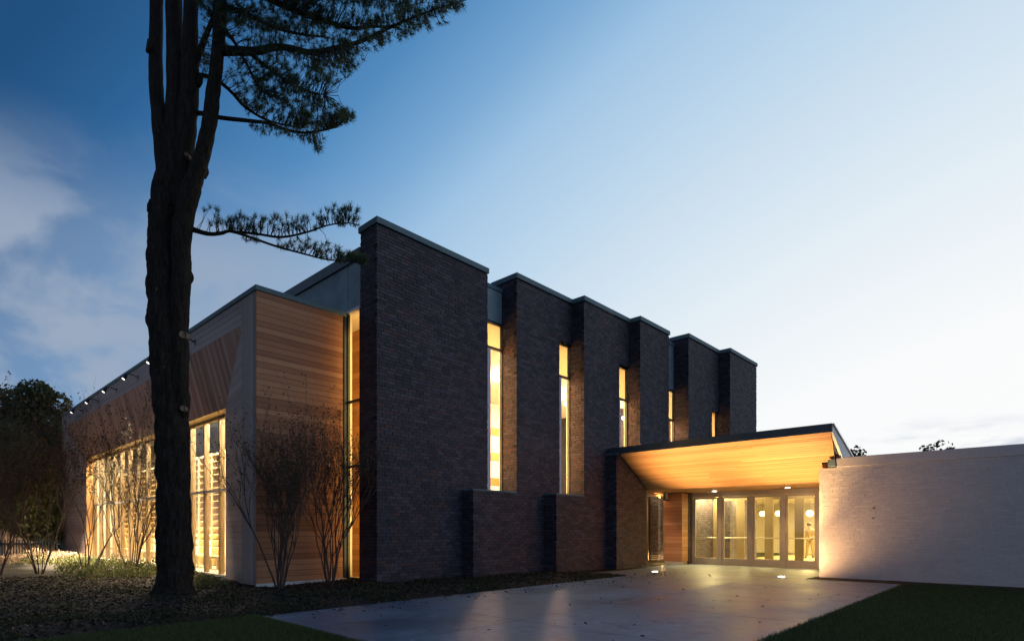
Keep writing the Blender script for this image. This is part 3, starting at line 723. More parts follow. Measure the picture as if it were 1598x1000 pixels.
# doors
DX = 14.9; DY0 = -1.74; DW = 1.105; DT = 2.62
fr = part('door_frame', MT['alu'], ent, (DX-ex-0.03, DX-ex+0.12, DY0-4*DW-0.09-ey, DY0-ey, 2.70, 2.885),
          *[(DX-ex-0.035, DX-ex+0.12, DY0-k*DW-0.05-ey, DY0-k*DW+(0.0 if k == 0 else 0.05)-ey, 0.0, 2.70) for k in range(5)])
for k in range(4):
    y1 = DY0 - k*DW - 0.055; y0 = DY0 - (k+1)*DW + 0.055
    st = 0.085
    d = part('door', MT['alu'], ent, (DX-ex, DX-ex+0.05, y0-ey, y0+st-ey, 0.01, 2.69), (DX-ex, DX-ex+0.05, y1-st-ey, y1-ey, 0.01, 2.69),
             (DX-ex, DX-ex+0.05, y0+st-ey, y1-st-ey, DT, 2.69), (DX-ex, DX-ex+0.05, y0+st-ey, y1-st-ey, 0.01, 0.28), bevel=0.004)
    part('glass', MT['glass'], d, (DX-ex+0.02, DX-ex+0.026, y0+st-ey, y1-st-ey, 0.28, DT))
    m = M(); m.tube([S(DX+0.10, y0+0.04, 1.08), S(DX+0.10, y1-0.04, 1.08)], [0.018]*2, 8); m.box(DX-ex+0.05, DX-ex+0.11, y0+0.02-ey, y0+0.05-ey, 1.05, 1.11); m.box(DX-ex+0.05, DX-ex+0.11, y1-0.05-ey, y1-0.02-ey, 1.05, 1.11)
    m.build('push_bar', MT['steel'], d)
    side = y0 + 0.04 if k % 2 == 0 else y1 - 0.04
    m = M(); m.tube([S(DX-0.002, side, 1.30), S(DX-0.07, side, 1.32), S(DX-0.07, side, 1.58), S(DX-0.002, side, 1.60)], [0.013]*4, 8)
    m.build('handle', MT['steel'], d)
# inner vestibule screen
IX = 17.0
scr = part('vestibule_screen', MT['bronze_dark'], ent, (IX-ex, IX+0.10-ex, -7.0-ey, -1.8-ey, 2.62, 2.88), *[(IX-ex, IX+0.10-ex, -1.80-k*1.07-(0.0 if k < 0 else 0.15)-ey, -1.80-k*1.07+(0.02 if k == 0 else 0.15)-ey, 0.0, 2.62) for k in range(5)])
for k in range(4):
    part('screen_glass', MT['glass'], scr, (IX+0.04-ex, IX+0.046-ex, -1.80-(k+1)*1.07+0.151-ey, -1.80-k*1.07-0.151-ey, 0.2, 2.62))
    part('bottom_rail', MT['bronze'], scr, (IX+0.001-ex, IX+0.09-ex, -1.80-(k+1)*1.07+0.151-ey, -1.80-k*1.07-0.151-ey, 0.0, 0.2))
    part('push_bar', MT['steel'], scr, (IX-0.05-ex, IX-0.02-ex, -1.80-(k+1)*1.07+0.151-ey, -1.80-k*1.07-0.151-ey, 1.05, 1.09))
# lobby room
part('lobby_floor', MT['floor'], ent, (15.06-ex, 30-ex, -13-ey, -1.75-ey, -0.05, 0.004))
part('lobby_ceiling', MT['plaster'], ent, (15.06-ex, 17.79-ex, -13-ey, -1.75-ey, 2.90, 2.96), (17.79-ex, 21.21-ex, -13-ey, -2.2-ey, 2.90, 2.96), (21.21-ex, 29.8-ex, -13-ey, 0.9-ey, 2.90, 2.96))
part('lobby_back_wall', MT['plaster'], ent, (29.8-ex, 30-ex, -13-ey, 1.0-ey, 0, 3.2))
part('lobby_side_wall', MT['plaster'], ent, (15.06-ex, 30-ex, -13.1-ey, -13-ey, 0, 3.2), (21.3-ex, 29.8-ex, 0.9-ey, 1.0-ey, 0, 3.2))
lb = part('notice_board', MT['intwood'], ent, (29.75-ex, 29.79-ex, -9.5-ey, -7.0-ey, 0.9, 2.0))
for (x, y) in ((16.4, -3.2), (16.4, -5.4), (20.5, -4.6), (20.5, -8.0), (25.0, -4.0), (25.0, -8.0)):
    area('lobby_ceiling_light', (x-ex, y-ey, 2.88), (0, 0, 0), 1.4, 1.4, 60 if x < 18 else 620, (1.0, 0.72, 0.27), ent)
for x in (15.8, 17.0, 18.8):
    area('brick_fill_light', (x-ex, (-2.0 if x < 17.5 else -2.42)-ey, 2.86), (rad(-12), 0, 0), 0.9, 0.12, 200, (1.0, 0.78, 0.32), ent)  # added fill lights, no cove built; they brighten the top of the lobby brick
# ceiling downlights by the doors
for y in (-3.0, -5.45):
    m = M(); m.tube([S(13.9, y, 2.885), S(13.9, y, 2.865)], [0.09, 0.085], 16); o = m.build('downlight', MT['steel'], ent)
    m = M(); m.tube([S(13.9, y, 2.8645), S(13.9, y, 2.858)], [0.07, 0.07], 16); m.build('lens', MT['lamp'], o)
    spot('downlight_beam', S(13.9, y, 2.85), (0.05, 0, -1), 230, 100, 0.8, (1.0, 0.56, 0.20), 0.06, ent)
# sidelight glow (lit from inside by a floor lamp)
point('recess_lamp', S(14.9, -0.55, 0.25), 36.0, (1.0, 0.56, 0.22), 0.08, ent)

# globe pendants hanging in the lobby
def pendant(loc, label, r, cord, glow, cat='pendant lamp', pw=8, grp=None):
    e = empty('pendant_lamp', loc); tag(e, label, cat, grp)
    m = M(); n = 10; prof = [(r*math.sin(math.pi*i/n), -r*math.cos(math.pi*i/n)) for i in range(n+1)]
    m.tube([(0, 0, p[1]) for p in prof], [max(0.002, p[0]) for p in prof], 20); m.smooth = True
    m.build('globe', glow, e)
    m = M(); m.tube([(0, 0, r), (0, 0, r+0.05)], [0.03, 0.03], 10); m.tube([(0, 0, r+0.05), (0, 0, r+cord)], [0.006, 0.006], 6); m.build('cord', MT['dark_metal'], e)
    return e
pendant(B(21.0, -2.50, 2.15), 'left of the two bright globe lamps behind the third glass door from the left', 0.13, 0.5, MT['lamp_warm'], grp='globe lamps in the lobby')
pendant(B(21.0, -3.16, 2.15), 'right of the two bright globe lamps behind the third glass door from the left', 0.13, 0.5, MT['lamp_warm'], grp='globe lamps in the lobby')
pendant(B(21.0, -4.42, 2.13), 'bright globe lamp seen through the rightmost glass door above the standing person', 0.15, 0.5, MT['lamp_warm'], grp='globe lamps in the lobby')
# small bright lamps seen in the slot windows
def lamp_at(u, v, dist, label, pw=750):
    Yv = dist; p = PX(u, v, Yv)
    e = pendant(p, label, 0.09, 0.22, MT['lamp'], grp='hanging lamps in the slot windows')
    point('lamp_glow', (0, 0, -0.12), pw, (1.0, 0.56, 0.36), 0.10, e)
lamp_at(778.0, 592, 25.5, 'small bright lamp hanging behind the tallest slot window next to the nearest pier')
lamp_at(883.0, 630, 29.0, 'small bright lamp hanging behind the second slot window from the left')
lamp_at(973.0, 652, 31.0, 'small bright lamp hanging behind the third slot window from the left')

# in-ground uplights washing the soffit
def uplight(x, y, label, aim, pw, ang):
    e = empty('ground_uplight', B(x, y, 0.001)); tag(e, label, 'uplight', 'uplights set in the terrace')
    m = M(); m.tube([(0, 0, 0), (0, 0, 0.012)], [0.12, 0.11], 24); m.build('rim', MT['steel'], e)
    m = M(); m.tube([(0, 0, 0.0125), (0, 0, 0.018)], [0.085, 0.08], 20); m.build('lens', MT['lamp'], e)
    spot('beam', (0, 0, 0.05), tuple(dR*aim[0] + dL*aim[1] + Vector((0, 0, 3.7))), pw, ang, 1.0, (1.0, 0.60, 0.24), 0.08, e)
    if pw < 2000: spot('wall_fill', (0, 0, 0.05), tuple(dR*0.9 - dL*0.35 + Vector((0, 0, 1.0))), 520, 125, 1.0, (1.0, 0.56, 0.24), 0.08, e)  # extra spot added at the uplight to brighten the pale brick wall
uplight(9.44, -2.78, 'round bright uplight in the paving near the dark brick plinth, left of the pair', (1.2, -0.95), 2400, 72)
uplight(10.17, -6.29, 'round bright uplight in the paving close to the pale brick wall, right of the pair', (0.9, 0.0), 1900, 70)

# ------------------------------------------------------------------ white brick building
wb = empty('painted_brick_building', B(11.0, -7.05), ANG)
tag(wb, 'low pale painted brick building to the right of the entrance doors', 'building')
ox, oy = 11.0, -7.05
wrecs = lay_bricks([((0, 0, 0), -Y_, nS, 22.0, 0, 3.2, [])], 0.08, 0.24, 0.005, 0.002, R, 0.06)
bricks_to_objects(wrecs, 'brick', 'brickwork', MT['wbrick'], wb, (CAMB[0]-ox, CAMB[1]-oy, 1.4), 300, R)
part('wall', MT['wmortar'], wb, (0.006, 0.35, -22.0, -0.004, 0, 3.19), (0.35, 4.0, -0.3, 0.0, 0, 2.88), (0.35, 19.0, -22, -21.7, 0, 3.2))
part('parapet_band', MT['wbrick'], wb, (-0.02, 0.37, -22.02, -0.42, 3.203, 3.48), bevel=0.01)
part('roof', MT['dark_metal'], wb, (0.37, 19.0, -22, -6.0, 3.25, 3.38))
wm = empty('wall_floodlight', B(10.9, -7.40, 3.32), ANG); tag(wm, 'small blue grey floodlight on the parapet corner of the pale brick building', 'floodlight')
o = M().slab([(-0.09, 0.09, -0.10), (-0.09, -0.10, -0.10), (-0.12, -0.10, 0.10), (-0.12, 0.09, 0.10)], (-1, 0, 0), 0.12).build('housing', MT['coping'], wm); bev(o, 0.01)
M().box(-0.02, 0.09, -0.02, 0.02, -0.04, 0.02).build('bracket', MT['dark_metal'], wm)
M().box(-0.01, 0.02, -0.03, 0.03, 0.10, 0.20).build('sensor', MT['coping'], wm)
sg = empty('wall_switch', B(10.985, -8.35, 2.0), ANG); tag(sg, 'small dark round key switch on the pale brick wall', 'switch')
m = M(); m.tube([(0, 0, 0), (-0.008, 0, 0)], [0.03, 0.026], 12); m.build('cover', MT['bronze'], sg)
m = M(); m.tube([(0, 0.02, -0.28), (-0.008, 0.02, -0.28)], [0.022, 0.018], 12); m.build('button', MT['bronze'], sg)

# ------------------------------------------------------------------ arm floodlights on the timber header
places = ['first arm floodlight on the timber header, mostly hidden behind the pine trunk', 'second arm floodlight, its lit face just left of the pine trunk', 'third arm floodlight along the timber header, second one clear of the pine trunk',
          'fourth arm floodlight from the near end of the timber header', 'fifth arm floodlight from the near end of the timber header', 'arm floodlight farthest along the timber header, at its far corner']
def arm_light():
    e = empty('arm_floodlight', (0, 0, 0), ANG)
    m = M(); m.box(-0.015, 0.0, -0.05, 0.05, -0.08, 0.08); m.build('wall_plate', MT['dark_metal'], e)
    m = M(); m.tube([(-0.01, 0, 0), (-0.15, 0, 0.05), (-0.38, 0, 0.05), (-0.42, 0, -0.02)], [0.022]*4, 8); m.build('arm', MT['dark_metal'], e)
    m = M(); m.tube([(-0.36, 0, 0.03), (-0.40, 0, -0.03), (-0.47, 0, -0.14)], [0.035, 0.06, 0.07], 14); hd = m.build('head', MT['dark_metal'], e)
    m = M(); m.tube([(-0.4705, 0, -0.141), (-0.4745, 0, -0.147)], [0.056, 0.052], 14); m.build('lens', MT['lamp_small'], hd)
    l = bpy.data.lights.new('flood_beam', 'SPOT'); l.energy = 2200; l.color = (1.0, 0.86, 0.66); l.spot_size = rad(46); l.spot_blend = 0.8; l.shadow_soft_size = 0.05
    lo = bpy.data.objects.new('flood_beam', l); COL.objects.link(lo); lo.location = (-0.49, 0, -0.18); lo.rotation_euler = Vector((-0.02, 0, -1)).to_track_quat('-Z', 'Y').to_euler(); lo.parent = e
    return e
def copy_tree(o, parent=None):
    c = o.copy(); COL.objects.link(c); c.parent = parent
    for ch in list(o.children): copy_tree(ch, c)
    return c
proto = arm_light()
for k, y in enumerate((5.15, 7.75, 10.4, 13.0, 15.65, 18.35)):
    e = proto if k == 0 else copy_tree(proto)
    if k == 3:
        strong = proto.children[[c.type for c in proto.children].index('LIGHT')].data.copy(); strong.energy = 24000
    if k >= 3:
        for c in e.children:
            if c.type == 'LIGHT': c.data = strong
    e.location = B(WX-0.005, y, 6.80); tag(e, places[k], 'floodlight', 'arm floodlights along the timber header')

# ------------------------------------------------------------------ pine
def bark(nt):
    a = obj_noise(nt, 1.0, 5, 0.7, (16, 16, 3.2)); b_ = obj_noise(nt, 1.0, 4, 0.6, (40, 40, 14))
    c = ramp(nt, math_n(nt, 'MULTIPLY_ADD', b_, 0.4, math_n(nt, 'MULTIPLY', a, 0.6)), [(0.35, (0.012, 0.009, 0.007)), (0.55, (0.040, 0.030, 0.023)), (0.72, (0.075, 0.058, 0.046))])
    return pbsdf(nt, c, 0.95, 0, a, 1.0, 0.05, 0.2)
MT['bark'] = mat('pine_bark', bark)
MT['shrubtwig'] = simple('reddish_twig_bark', (0.095, 0.058, 0.045), 0.9, 0.3, 8)
MT['twig'] = simple('twig_bark', (0.055, 0.040, 0.032), 0.9, 0.3, 8)
MT['cutwood'] = simple('cut_wood', (0.22, 0.14, 0.10), 0.9, 0.3, 20)
def leafmat(name, stops, transl=0.25):
    def b(nt):
        va = nt.nodes.new('ShaderNodeVertexColor'); va.layer_name = 'tone'
        sp = nt.nodes.new('ShaderNodeSeparateColor'); L(nt, va.outputs[0], sp.inputs[0])
        c = ramp(nt, sp.outputs[0], stops)
        d = pbsdf(nt, c, 0.6, 0, None, spec=0.3)
        t = nt.nodes.new('ShaderNodeBsdfTranslucent'); L(nt, c, t.inputs[0])
        mx = nt.nodes.new('ShaderNodeMixShader'); mx.inputs[0].default_value = transl
        L(nt, d, mx.inputs[1]); L(nt, t.outputs[0], mx.inputs[2]); return mx.outputs[0]
    return mat(name, b)
MT['needle'] = leafmat('pine_needles', [(0.0, (0.035, 0.060, 0.030)), (0.6, (0.085, 0.125, 0.060)), (0.85, (0.13, 0.13, 0.055)), (1.0, (0.18, 0.12, 0.05))], 0.4)
MT['leaf'] = leafmat('shrub_leaves', [(0.0, (0.035, 0.050, 0.020)), (0.5, (0.060, 0.060, 0.028)), (0.8, (0.11, 0.055, 0.03)), (1.0, (0.14, 0.08, 0.035))])
MT['treeleaf'] = leafmat('tree_leaves', [(0.0, (0.050, 0.060, 0.022)), (0.45, (0.105, 0.105, 0.038)), (0.8, (0.20, 0.14, 0.05)), (1.0, (0.28, 0.15, 0.06))])
MT['litter'] = leafmat('leaf_litter', [(0.0, (0.015, 0.010, 0.007)), (0.5, (0.036, 0.022, 0.013)), (0.85, (0.07, 0.044, 0.024)), (1.0, (0.15, 0.10, 0.07))], 0.1)
MT['cover'] = leafmat('ground_cover', [(0.0, (0.05, 0.07, 0.02)), (0.5, (0.12, 0.13, 0.04)), (1.0, (0.24, 0.20, 0.08))])
MT['palecover'] = leafmat('pale_ground_cover', [(0.0, (0.22, 0.13, 0.08)), (0.5, (0.42, 0.28, 0.17)), (1.0, (0.60, 0.44, 0.30))])
MT['grass'] = leafmat('grass_blades', [(0.0, (0.025, 0.045, 0.014)), (0.5, (0.075, 0.115, 0.034)), (1.0, (0.16, 0.17, 0.06))])

TY = 12.1
pine = empty('pine_tree', PX(272, 932, TY)); pine.location.z = 0
tag(pine, 'tall multi-stemmed pine with dark furrowed bark standing in front of the timber wing', 'tree')
po = Vector(pine.location)
def ptube(mm, pts, Yf, sides=14, jit=0.05, n=6):
    c = cr([(u, v, w, (Yf[0] + (Yf[1]-Yf[0])*i/(len(pts)-1))) for i, (u, v, w) in enumerate(pts)], n)
    mm.tube([PX(q[0], q[1], q[3]) - po for q in c], [max(0.003, q[2]/898*q[3]) for q in c], sides, True, None, jit)
    return [(q[0], q[1], q[3], PX(q[0], q[1], q[3]) - po) for q in c]
m = M(); m.smooth = True
ptube(m, [(274,950,44),(274,938,35),(273,922,30),(273,900,27),(272,850,25.5),(271,780,25),(270,700,25),(266,620,25.5),(263,560,26),(260,500,27),(256,440,25),(254,380,23),(257,325,22),(262,280,20),(266,240,15)], (TY, TY), 72, 0.11, 26)
ptube(m, [(284,640,10),(281,560,13),(280,500,14),(283,430,15),(283,380,15),(289,330,15),(300,290,14.5),(312,255,12.5),(322,215,11.5),(331,160,11),(337,110,10),(341,60,10),(343,0,9.5),(343,-80,9),(340,-300,5)], (TY-0.1, TY-0.5), 36, 0.10, 16)
ptube(m, [(262,320,15),(255,240,13),(248,180,11.5),(244,140,10.8),(243,80,10.3),(244,0,10),(243,-100,10),(240,-300,5)], (TY-0.05, TY+0.2), 18, 0.06, 8)
ptube(m, [(266,330,18),(269,240,16.5),(272,170,13.5),(272.5,80,12.5),(271,0,12.5),(271,-120,12),(272,-320,5)], (TY, TY), 18, 0.06, 8)
ptube(m, [(280,340,14),(286,260,15),(291,190,15),(296,130,14),(297,60,12),(298,0,11),(300,-150,9),(305,-330,4)], (TY, TY-0.2), 18, 0.06, 8)
# knots
for (u, v, r) in ((237, 322, 7), (296, 432, 7), (298, 262, 5), (312, 125, 5), (233, 72, 4), (322, 268, 4), (289, 640, 5), (289, 700, 4)):
    ptube(m, [(u-3, v+10, r*0.7), (u, v, r), (u-1, v-10, r*0.5)], (TY-0.12, TY-0.12), 10, 0.1, 3)
m.build('trunk', MT['bark'], pine)
mc = M(); mc.smooth = True
for (u, v, r, dy) in ((285, 522, 6, -0.33), (258, 573, 2.5, -0.36), (285, 637, 4.5, -0.30), (291, 241, 3.5, -0.34), (246, 452, 3, -0.36), (286, 463, 2.5, -0.33)):
    a = PX(u, v, TY+dy+0.05) - po
    o = M(); o.tube([a + Vector((-0.01, 0.14, 0)), a, a + Vector((0.006, -0.006, 0))], [r/898*TY*1.2, r/898*TY, r/898*TY*0.93], 12); o.build('pruning_scar', MT['cutwood'], pine)
# limbs
limbs = []
ml = M(); ml.smooth = True
def limb(pts, Yf, sides=9): limbs.append(ptube(ml, pts, Yf, sides, 0.06, 7))
limb([(338,79,8),(370,80,6.5),(400,80,5.8),(430,74,5),(455,76,4.5),(485,82,4),(520,76,3.5),(560,66,3),(590,52,2.5),(620,38,2),(660,22,1.5),(700,8,1),(728,0,.7)], (TY-0.4, TY-1.0))
limb([(292,178,4.5),(312,177,3.6),(345,184,3.2),(390,189,2.8),(420,193,2.3),(450,204,2),(480,207,1.5),(510,203,1)], (TY, TY-0.4))
limb([(300,116,4),(325,120,3),(345,130,2.8),(362,145,2.5),(380,165,2.2),(405,182,1.8),(430,192,1.4),(470,200,1)], (TY, TY+0.5))
limb([(297,357,4.5),(325,365,3.2),(345,364,2.8),(360,361,2.4),(390,370,2),(430,384,1.7),(470,395,1.4),(510,405,1.1),(545,408,.8),(565,412,.6)], (TY-0.1, TY-0.6))
limb([(358,361,2.2),(400,365,2),(440,370,1.8),(480,362,1.5),(510,352,1.2),(540,348,.9),(562,352,.6)], (TY-0.2, TY-0.1))
limb([(343,-30,7),(400,-10,5),(440,8,4.5),(473,22,4),(510,34,3.2),(547,44,2.5),(583,42,1.8),(620,44,1)], (TY-0.5, TY+0.4))
limb([(343,-60,7),(430,-50,5),(520,-30,4),(600,-14,3),(680,-5,2),(730,-8,1)], (TY-0.5, TY-0.3))
limb([(372,80,3),(390,84,3),(414,103,2.4),(448,127,1.8),(480,142,1.2),(505,148,.9)], (TY-0.5, TY-0.8))
limb([(300,110,6),(316,70,5),(326,45,4),(338,18,4)], (TY-0.1, TY-0.4))
limb([(343,40,4),(365,65,2.5),(385,100,2),(400,130,1.6),(420,150,1)], (TY-0.5, TY-0.1))
limb([(343,10,5),(380,20,3.5),(420,40,2.5),(460,52,2),(500,58,1)], (TY-0.5, TY+0.2))
limb([(340,-120,6),(420,-140,5),(520,-130,3),(600,-110,1)], (TY-0.5, TY-1.4))
limb([(245,-60,6),(200,-110,5),(140,-160,3),(90,-180,1)], (TY+0.2, TY+0.9))
limb([(272,-100,6),(250,-150,5),(300,-260,3)], (TY, TY+1.8))
ml.build('limbs', MT['bark'], pine)
regs = [(430,8,95,42,330,1),(540,8,100,38,340,1),(640,-6,85,24,190,1),(598,45,50,22,70,1),(560,66,40,20,50,1),(480,56,75,30,150,1),(395,50,50,42,120,1),(655,32,42,14,45,1),(695,10,30,10,36,1),
        (395,105,45,34,75,1),(455,112,55,32,150,1),(515,105,35,26,80,1),(540,90,30,20,40,1),(400,158,35,24,45,1),(450,160,55,26,95,1),(500,178,46,24,110,1),(532,180,22,12,32,1),(430,198,45,12,32,1),(488,218,18,9,15,1),(497,232,9,6,6,1),(420,140,60,30,70,1),(470,195,50,20,60,1),
        (325,60,10,50,26,1),(318,100,10,26,12,1),(324,8,14,22,22,1),
        (330,338,16,13,10,2),(372,350,20,12,22,2),(400,352,18,12,20,2),(440,350,20,13,22,2),(482,350,25,13,23,2),(520,338,22,13,22,2),(545,331,16,8,14,2),(545,350,18,8,16,2),(470,383,22,8,16,2),(508,392,25,11,25,2),(543,404,22,7,26,2),(566,408,10,5,14,2),(388,378,14,5,7,2),(440,383,18,6,8,2),(355,348,12,8,8,2),
        (470,-45,140,30,260,1),(640,-35,80,20,90,1),(520,-135,100,30,160,1),(140,-165,70,25,120,1),(300,-260,70,40,160,1)]
allpts = [q for l in limbs for q in l[2:]]
lowpts = [q for l in (limbs[3], limbs[4]) for q in l[2:]]
hipts = [q for i, l in enumerate(limbs) if i not in (3, 4) for q in l[2:]]
tw = M(); nd = M()
def tuft(mm, c, d, rng, n=30, ln=0.105, tone=0.4):
    d = Vector(d).normalized()
    for _ in range(n):
        v = Vector((rng.gauss(0,1), rng.gauss(0,1), rng.gauss(0,1))).normalized() + d*0.9
        v.normalize(); l = ln*rng.uniform(0.7, 1.15)
        s_ = v.cross(Vector((rng.gauss(0,1), rng.gauss(0,1), rng.gauss(0,1)))).normalized()*0.0035
        st = c - d*rng.uniform(0, 0.07)
        t = min(1, max(0, tone + rng.uniform(-0.25, 0.25)))
        mm.add([st - s_, st + s_, st + v*l + s_*0.4, st + v*l - s_*0.4], [(0, 1, 2, 3)], (t, t, t))
rp = random.Random(11)
for (cu, cv, ru, rv, cnt, kd) in regs:
    pts = lowpts if kd == 2 else hipts
    for _ in range(int(cnt*1.3)):
        while True:
            a, b_ = rp.uniform(-1, 1), rp.uniform(-1, 1)
            if a*a+b_*b_ <= 1: break
        u = cu + a*ru; v = cv + b_*rv*(1.0 if kd == 1 else 1.25) - (0 if kd == 1 else 3)
        best = min(pts, key=lambda q: (q[0]-u)**2*(0.6 if q[0] < u else 2.0) + (q[1]-v)**2)
        Yd = best[2] + rp.gauss(0, 0.35 if kd == 1 else 0.14)
        c = PX(u, v, Yd) - po; st = best[3]
        vec = c - st; ln = vec.length
        if ln > 0.05:
            mid = st + vec*0.5 + Vector((rp.uniform(-1,1), rp.uniform(-1,1), rp.uniform(-0.4,1.0)))*ln*0.13
            tw.tube([st, mid, c], [0.0075, 0.0055, 0.0035], 4, False)
        dirn = (vec.normalized() if ln > 0.01 else Vector((1,0,0))) + Vector((0.2, 0, 0.45))
        sz = rp.uniform(0.6, 1.15)
        tuft(nd, c, dirn, rp, int((30 if kd == 1 else 36)*sz), 0.11*sz, 0.35 if rp.random() < 0.85 else 0.8)
tw.build('twigs', MT['twig'], pine)
nd.build('needles', MT['needle'], pine)['kind'] = 'stuff'

# ------------------------------------------------------------------ multi-stem shrubs
def shrub(name, base, height, spread, nstem, seed, label, leaves=500, leaf=0.035, cat='shrub', lean=(0, 0), group=None):
    rg = random.Random(seed)
    e = empty(name, base); tag(e, label, cat, group)
    st = M(); lf = M(); tips = []
    st.smooth = True
    def grow(p, d, ln, r, lv):
        n = 4; pts = [p]; dd = d.copy()
        for i in range(n):
            dd = (dd + Vector((rg.gauss(0, .10), rg.gauss(0, .10), rg.gauss(0.05, .06)))).normalized()
            pts.append(pts[-1] + dd*(ln/n))
        st.tube(pts, [r*(1-0.45*i/n) for i in range(n+1)], 6 if lv == 0 else 4, False)
        if lv >= 2: tips.extend(pts[1:])
        if lv < 5 and r > 0.0016:
            k = 3 if lv == 0 else (3 if rg.random() < (0.75 if lv < 3 else 0.35) else 2)
            for j in range(k):
                i = n if j == 0 else rg.randint(1 if lv else 2, n)
                a = rg.uniform(0, 2*math.pi); s_ = Vector((math.cos(a), math.sin(a), 0))
                nd_ = (dd + s_*rg.uniform(0.25, 0.55) + Vector((0, 0, 0.15))).normalized()
                grow(pts[i], nd_, ln*rg.uniform(0.55, 0.8), r*0.60, lv+1)
    for k in range(nstem):
        a = 2*math.pi*k/nstem + rg.uniform(-.4, .4); t = spread*rg.uniform(0.35, 1.0)
        d = Vector((math.cos(a)*t + lean[0], math.sin(a)*t + lean[1], 1)).normalized()
        grow(Vector((math.cos(a)*0.06, math.sin(a)*0.06, -0.05)), d, height*rg.uniform(0.34, 0.42), 0.021*rg.uniform(0.75, 1.25), 0)
    hi = [t for t in tips if t.z > height*0.42]
    for _ in range(leaves):
        p = rg.choice(hi) + Vector((rg.gauss(0, .05), rg.gauss(0, .05), rg.gauss(0, .05)))
        a = Vector((rg.gauss(0,1), rg.gauss(0,1), rg.gauss(0,1))).normalized(); b_ = a.cross(Vector((rg.gauss(0,1), rg.gauss(0,1), rg.gauss(0,1)))).normalized()
        s_ = leaf*rg.uniform(0.6, 1.2); t = rg.random()
        lf.add([p - a*s_, p + b_*s_*0.5, p + a*s_, p - b_*s_*0.5], [(0, 1, 2, 3)], (t, t, t))
    st.build('stems', MT['shrubtwig'], e)
    lf.build('leaves', MT['leaf'], e)['kind'] = 'stuff'
    return e
G = 'bare multi-stem shrubs'
shrub('shrub', PX(437, 910, 13.25).to_2d().to_3d(), 4.0, 0.34, 11, 3, 'open multi-stem shrub in front of the cedar planks, nearer the timber corner', 2600, 0.034, group=G)
shrub('shrub', PX(515, 905, 14.3).to_2d().to_3d(), 4.2, 0.30, 9, 14, 'open multi-stem shrub in front of the cedar planks, beside the tall corner window', 2100, 0.034, group=G)
shrub('shrub', PX(208, 890, 17.0).to_2d().to_3d(), 5.0, 0.34, 7, 5, 'bare multi-stem shrub against the glowing glass wall, just left of the pine trunk', 1300, 0.04, group=G)
shrub('shrub', PX(138, 890, 17.6).to_2d().to_3d(), 5.0, 0.36, 7, 6, 'bare multi-stem shrub in front of the far end of the glass wall', 1700, 0.04, group=G)
shrub('shrub', PX(62, 890, 17.6).to_2d().to_3d(), 5.2, 0.36, 8, 8, 'dark bare shrub left of the timber wing, before the big trees', 2300, 0.042, group=G)
shrub('shrub', PX(-4, 892, 16.8).to_2d().to_3d(), 4.6, 0.40, 7, 9, 'dark bare shrub cut by the left edge of the view', 2000, 0.042, group=G)

# ------------------------------------------------------------------ broadleaf trees behind
def tree(name, base, height, crown_r, seed, label, nleaf, leaf, group=None, squash=0.8, low=0.12):
    rg = random.Random(seed); e = empty(name, base); tag(e, label, 'tree', group)
    tr = M(); tr.smooth = True
    th = height*0.35
    tr.tube([(0,0,-0.2), (0.05,0,th*0.5), (0,0.05,th), (0.1,0,height*0.75)], [height*0.028, height*0.022, height*0.018, height*0.005], 10, True, None, 0.08)
    cz = height*(1+low)/2; rz = height*(1-low)/2
    clumps = []
    for _ in range(34):
        while True:
            v = Vector((rg.uniform(-1,1), rg.uniform(-1,1), rg.uniform(-1,1)))
            if 0.3 < v.length < 0.92: break
        c = Vector((v.x*crown_r, v.y*crown_r, cz + v.z*rz)); clumps.append((c, crown_r*rg.uniform(0.22, 0.42), rg.uniform(-0.25, 0.3)))
        if v.length > 0.5 and rg.random() < 0.6:
            s_ = Vector((0, 0, th*rg.uniform(0.5, 1.2)))
            tr.tube([s_, s_.lerp(c, 0.5) + Vector((0, 0, 0.3)), c], [height*0.010, height*0.006, 0.02], 6, False)
    tr.build('trunk', MT['twig'], e)
    lf = M()
    for _ in range(nleaf):
        c, r, t0 = rg.choice(clumps)
        v = Vector((rg.gauss(0,1), rg.gauss(0,1), rg.gauss(0,1))).normalized()*(r*rg.uniform(0.35, 1.0)**0.5*1.1)
        p = c + v
        a = Vector((rg.gauss(0,1), rg.gauss(0,1), rg.gauss(0,1))).normalized(); b_ = a.cross(Vector((rg.gauss(0,1), rg.gauss(0,1), rg.gauss(0,1)))).normalized()
        s_ = leaf*rg.uniform(0.6, 1.3); t = min(1, max(0, 0.4 + t0 + rg.uniform(-0.25, 0.25)))
        lf.add([p - a*s_, p + b_*s_*0.6, p + a*s_, p - b_*s_*0.6], [(0, 1, 2, 3)], (t, t, t))
    lf.build('crown', MT['treeleaf'], e)['kind'] = 'stuff'
TG = 'dark trees left of the timber wing'
def tb(u, Yv): p = PX(u, 826, Yv); p.z = 0; return p
tree('broadleaf_tree', tb(24, 33), 10.6, 2.8, 21, 'tall dark autumn tree nearest the left edge of the view', 15000, 0.13, TG)
tree('broadleaf_tree', tb(84, 34.5), 9.7, 2.5, 22, 'bushy autumn tree touching the far corner of the timber wing', 13000, 0.13, TG)
tree('broadleaf_tree', tb(-48, 32), 10.2, 2.8, 23, 'dark broad tree beyond the left edge of the frame', 9000, 0.14, TG)
tree('broadleaf_tree', tb(52, 29), 6.0, 2.2, 24, 'low dark rounded tree in front of the taller left trees', 12000, 0.10, TG, low=0.04)
tree('broadleaf_tree', tb(2, 28.5), 6.4, 2.4, 25, 'low dark tree behind the picket fence at the left edge', 12000, 0.10, TG, low=0.04)
tree('broadleaf_tree', tb(104, 36), 7.8, 2.2, 26, 'small dark tree half hidden by the far corner of the timber wing', 9000, 0.12, TG, low=0.04)
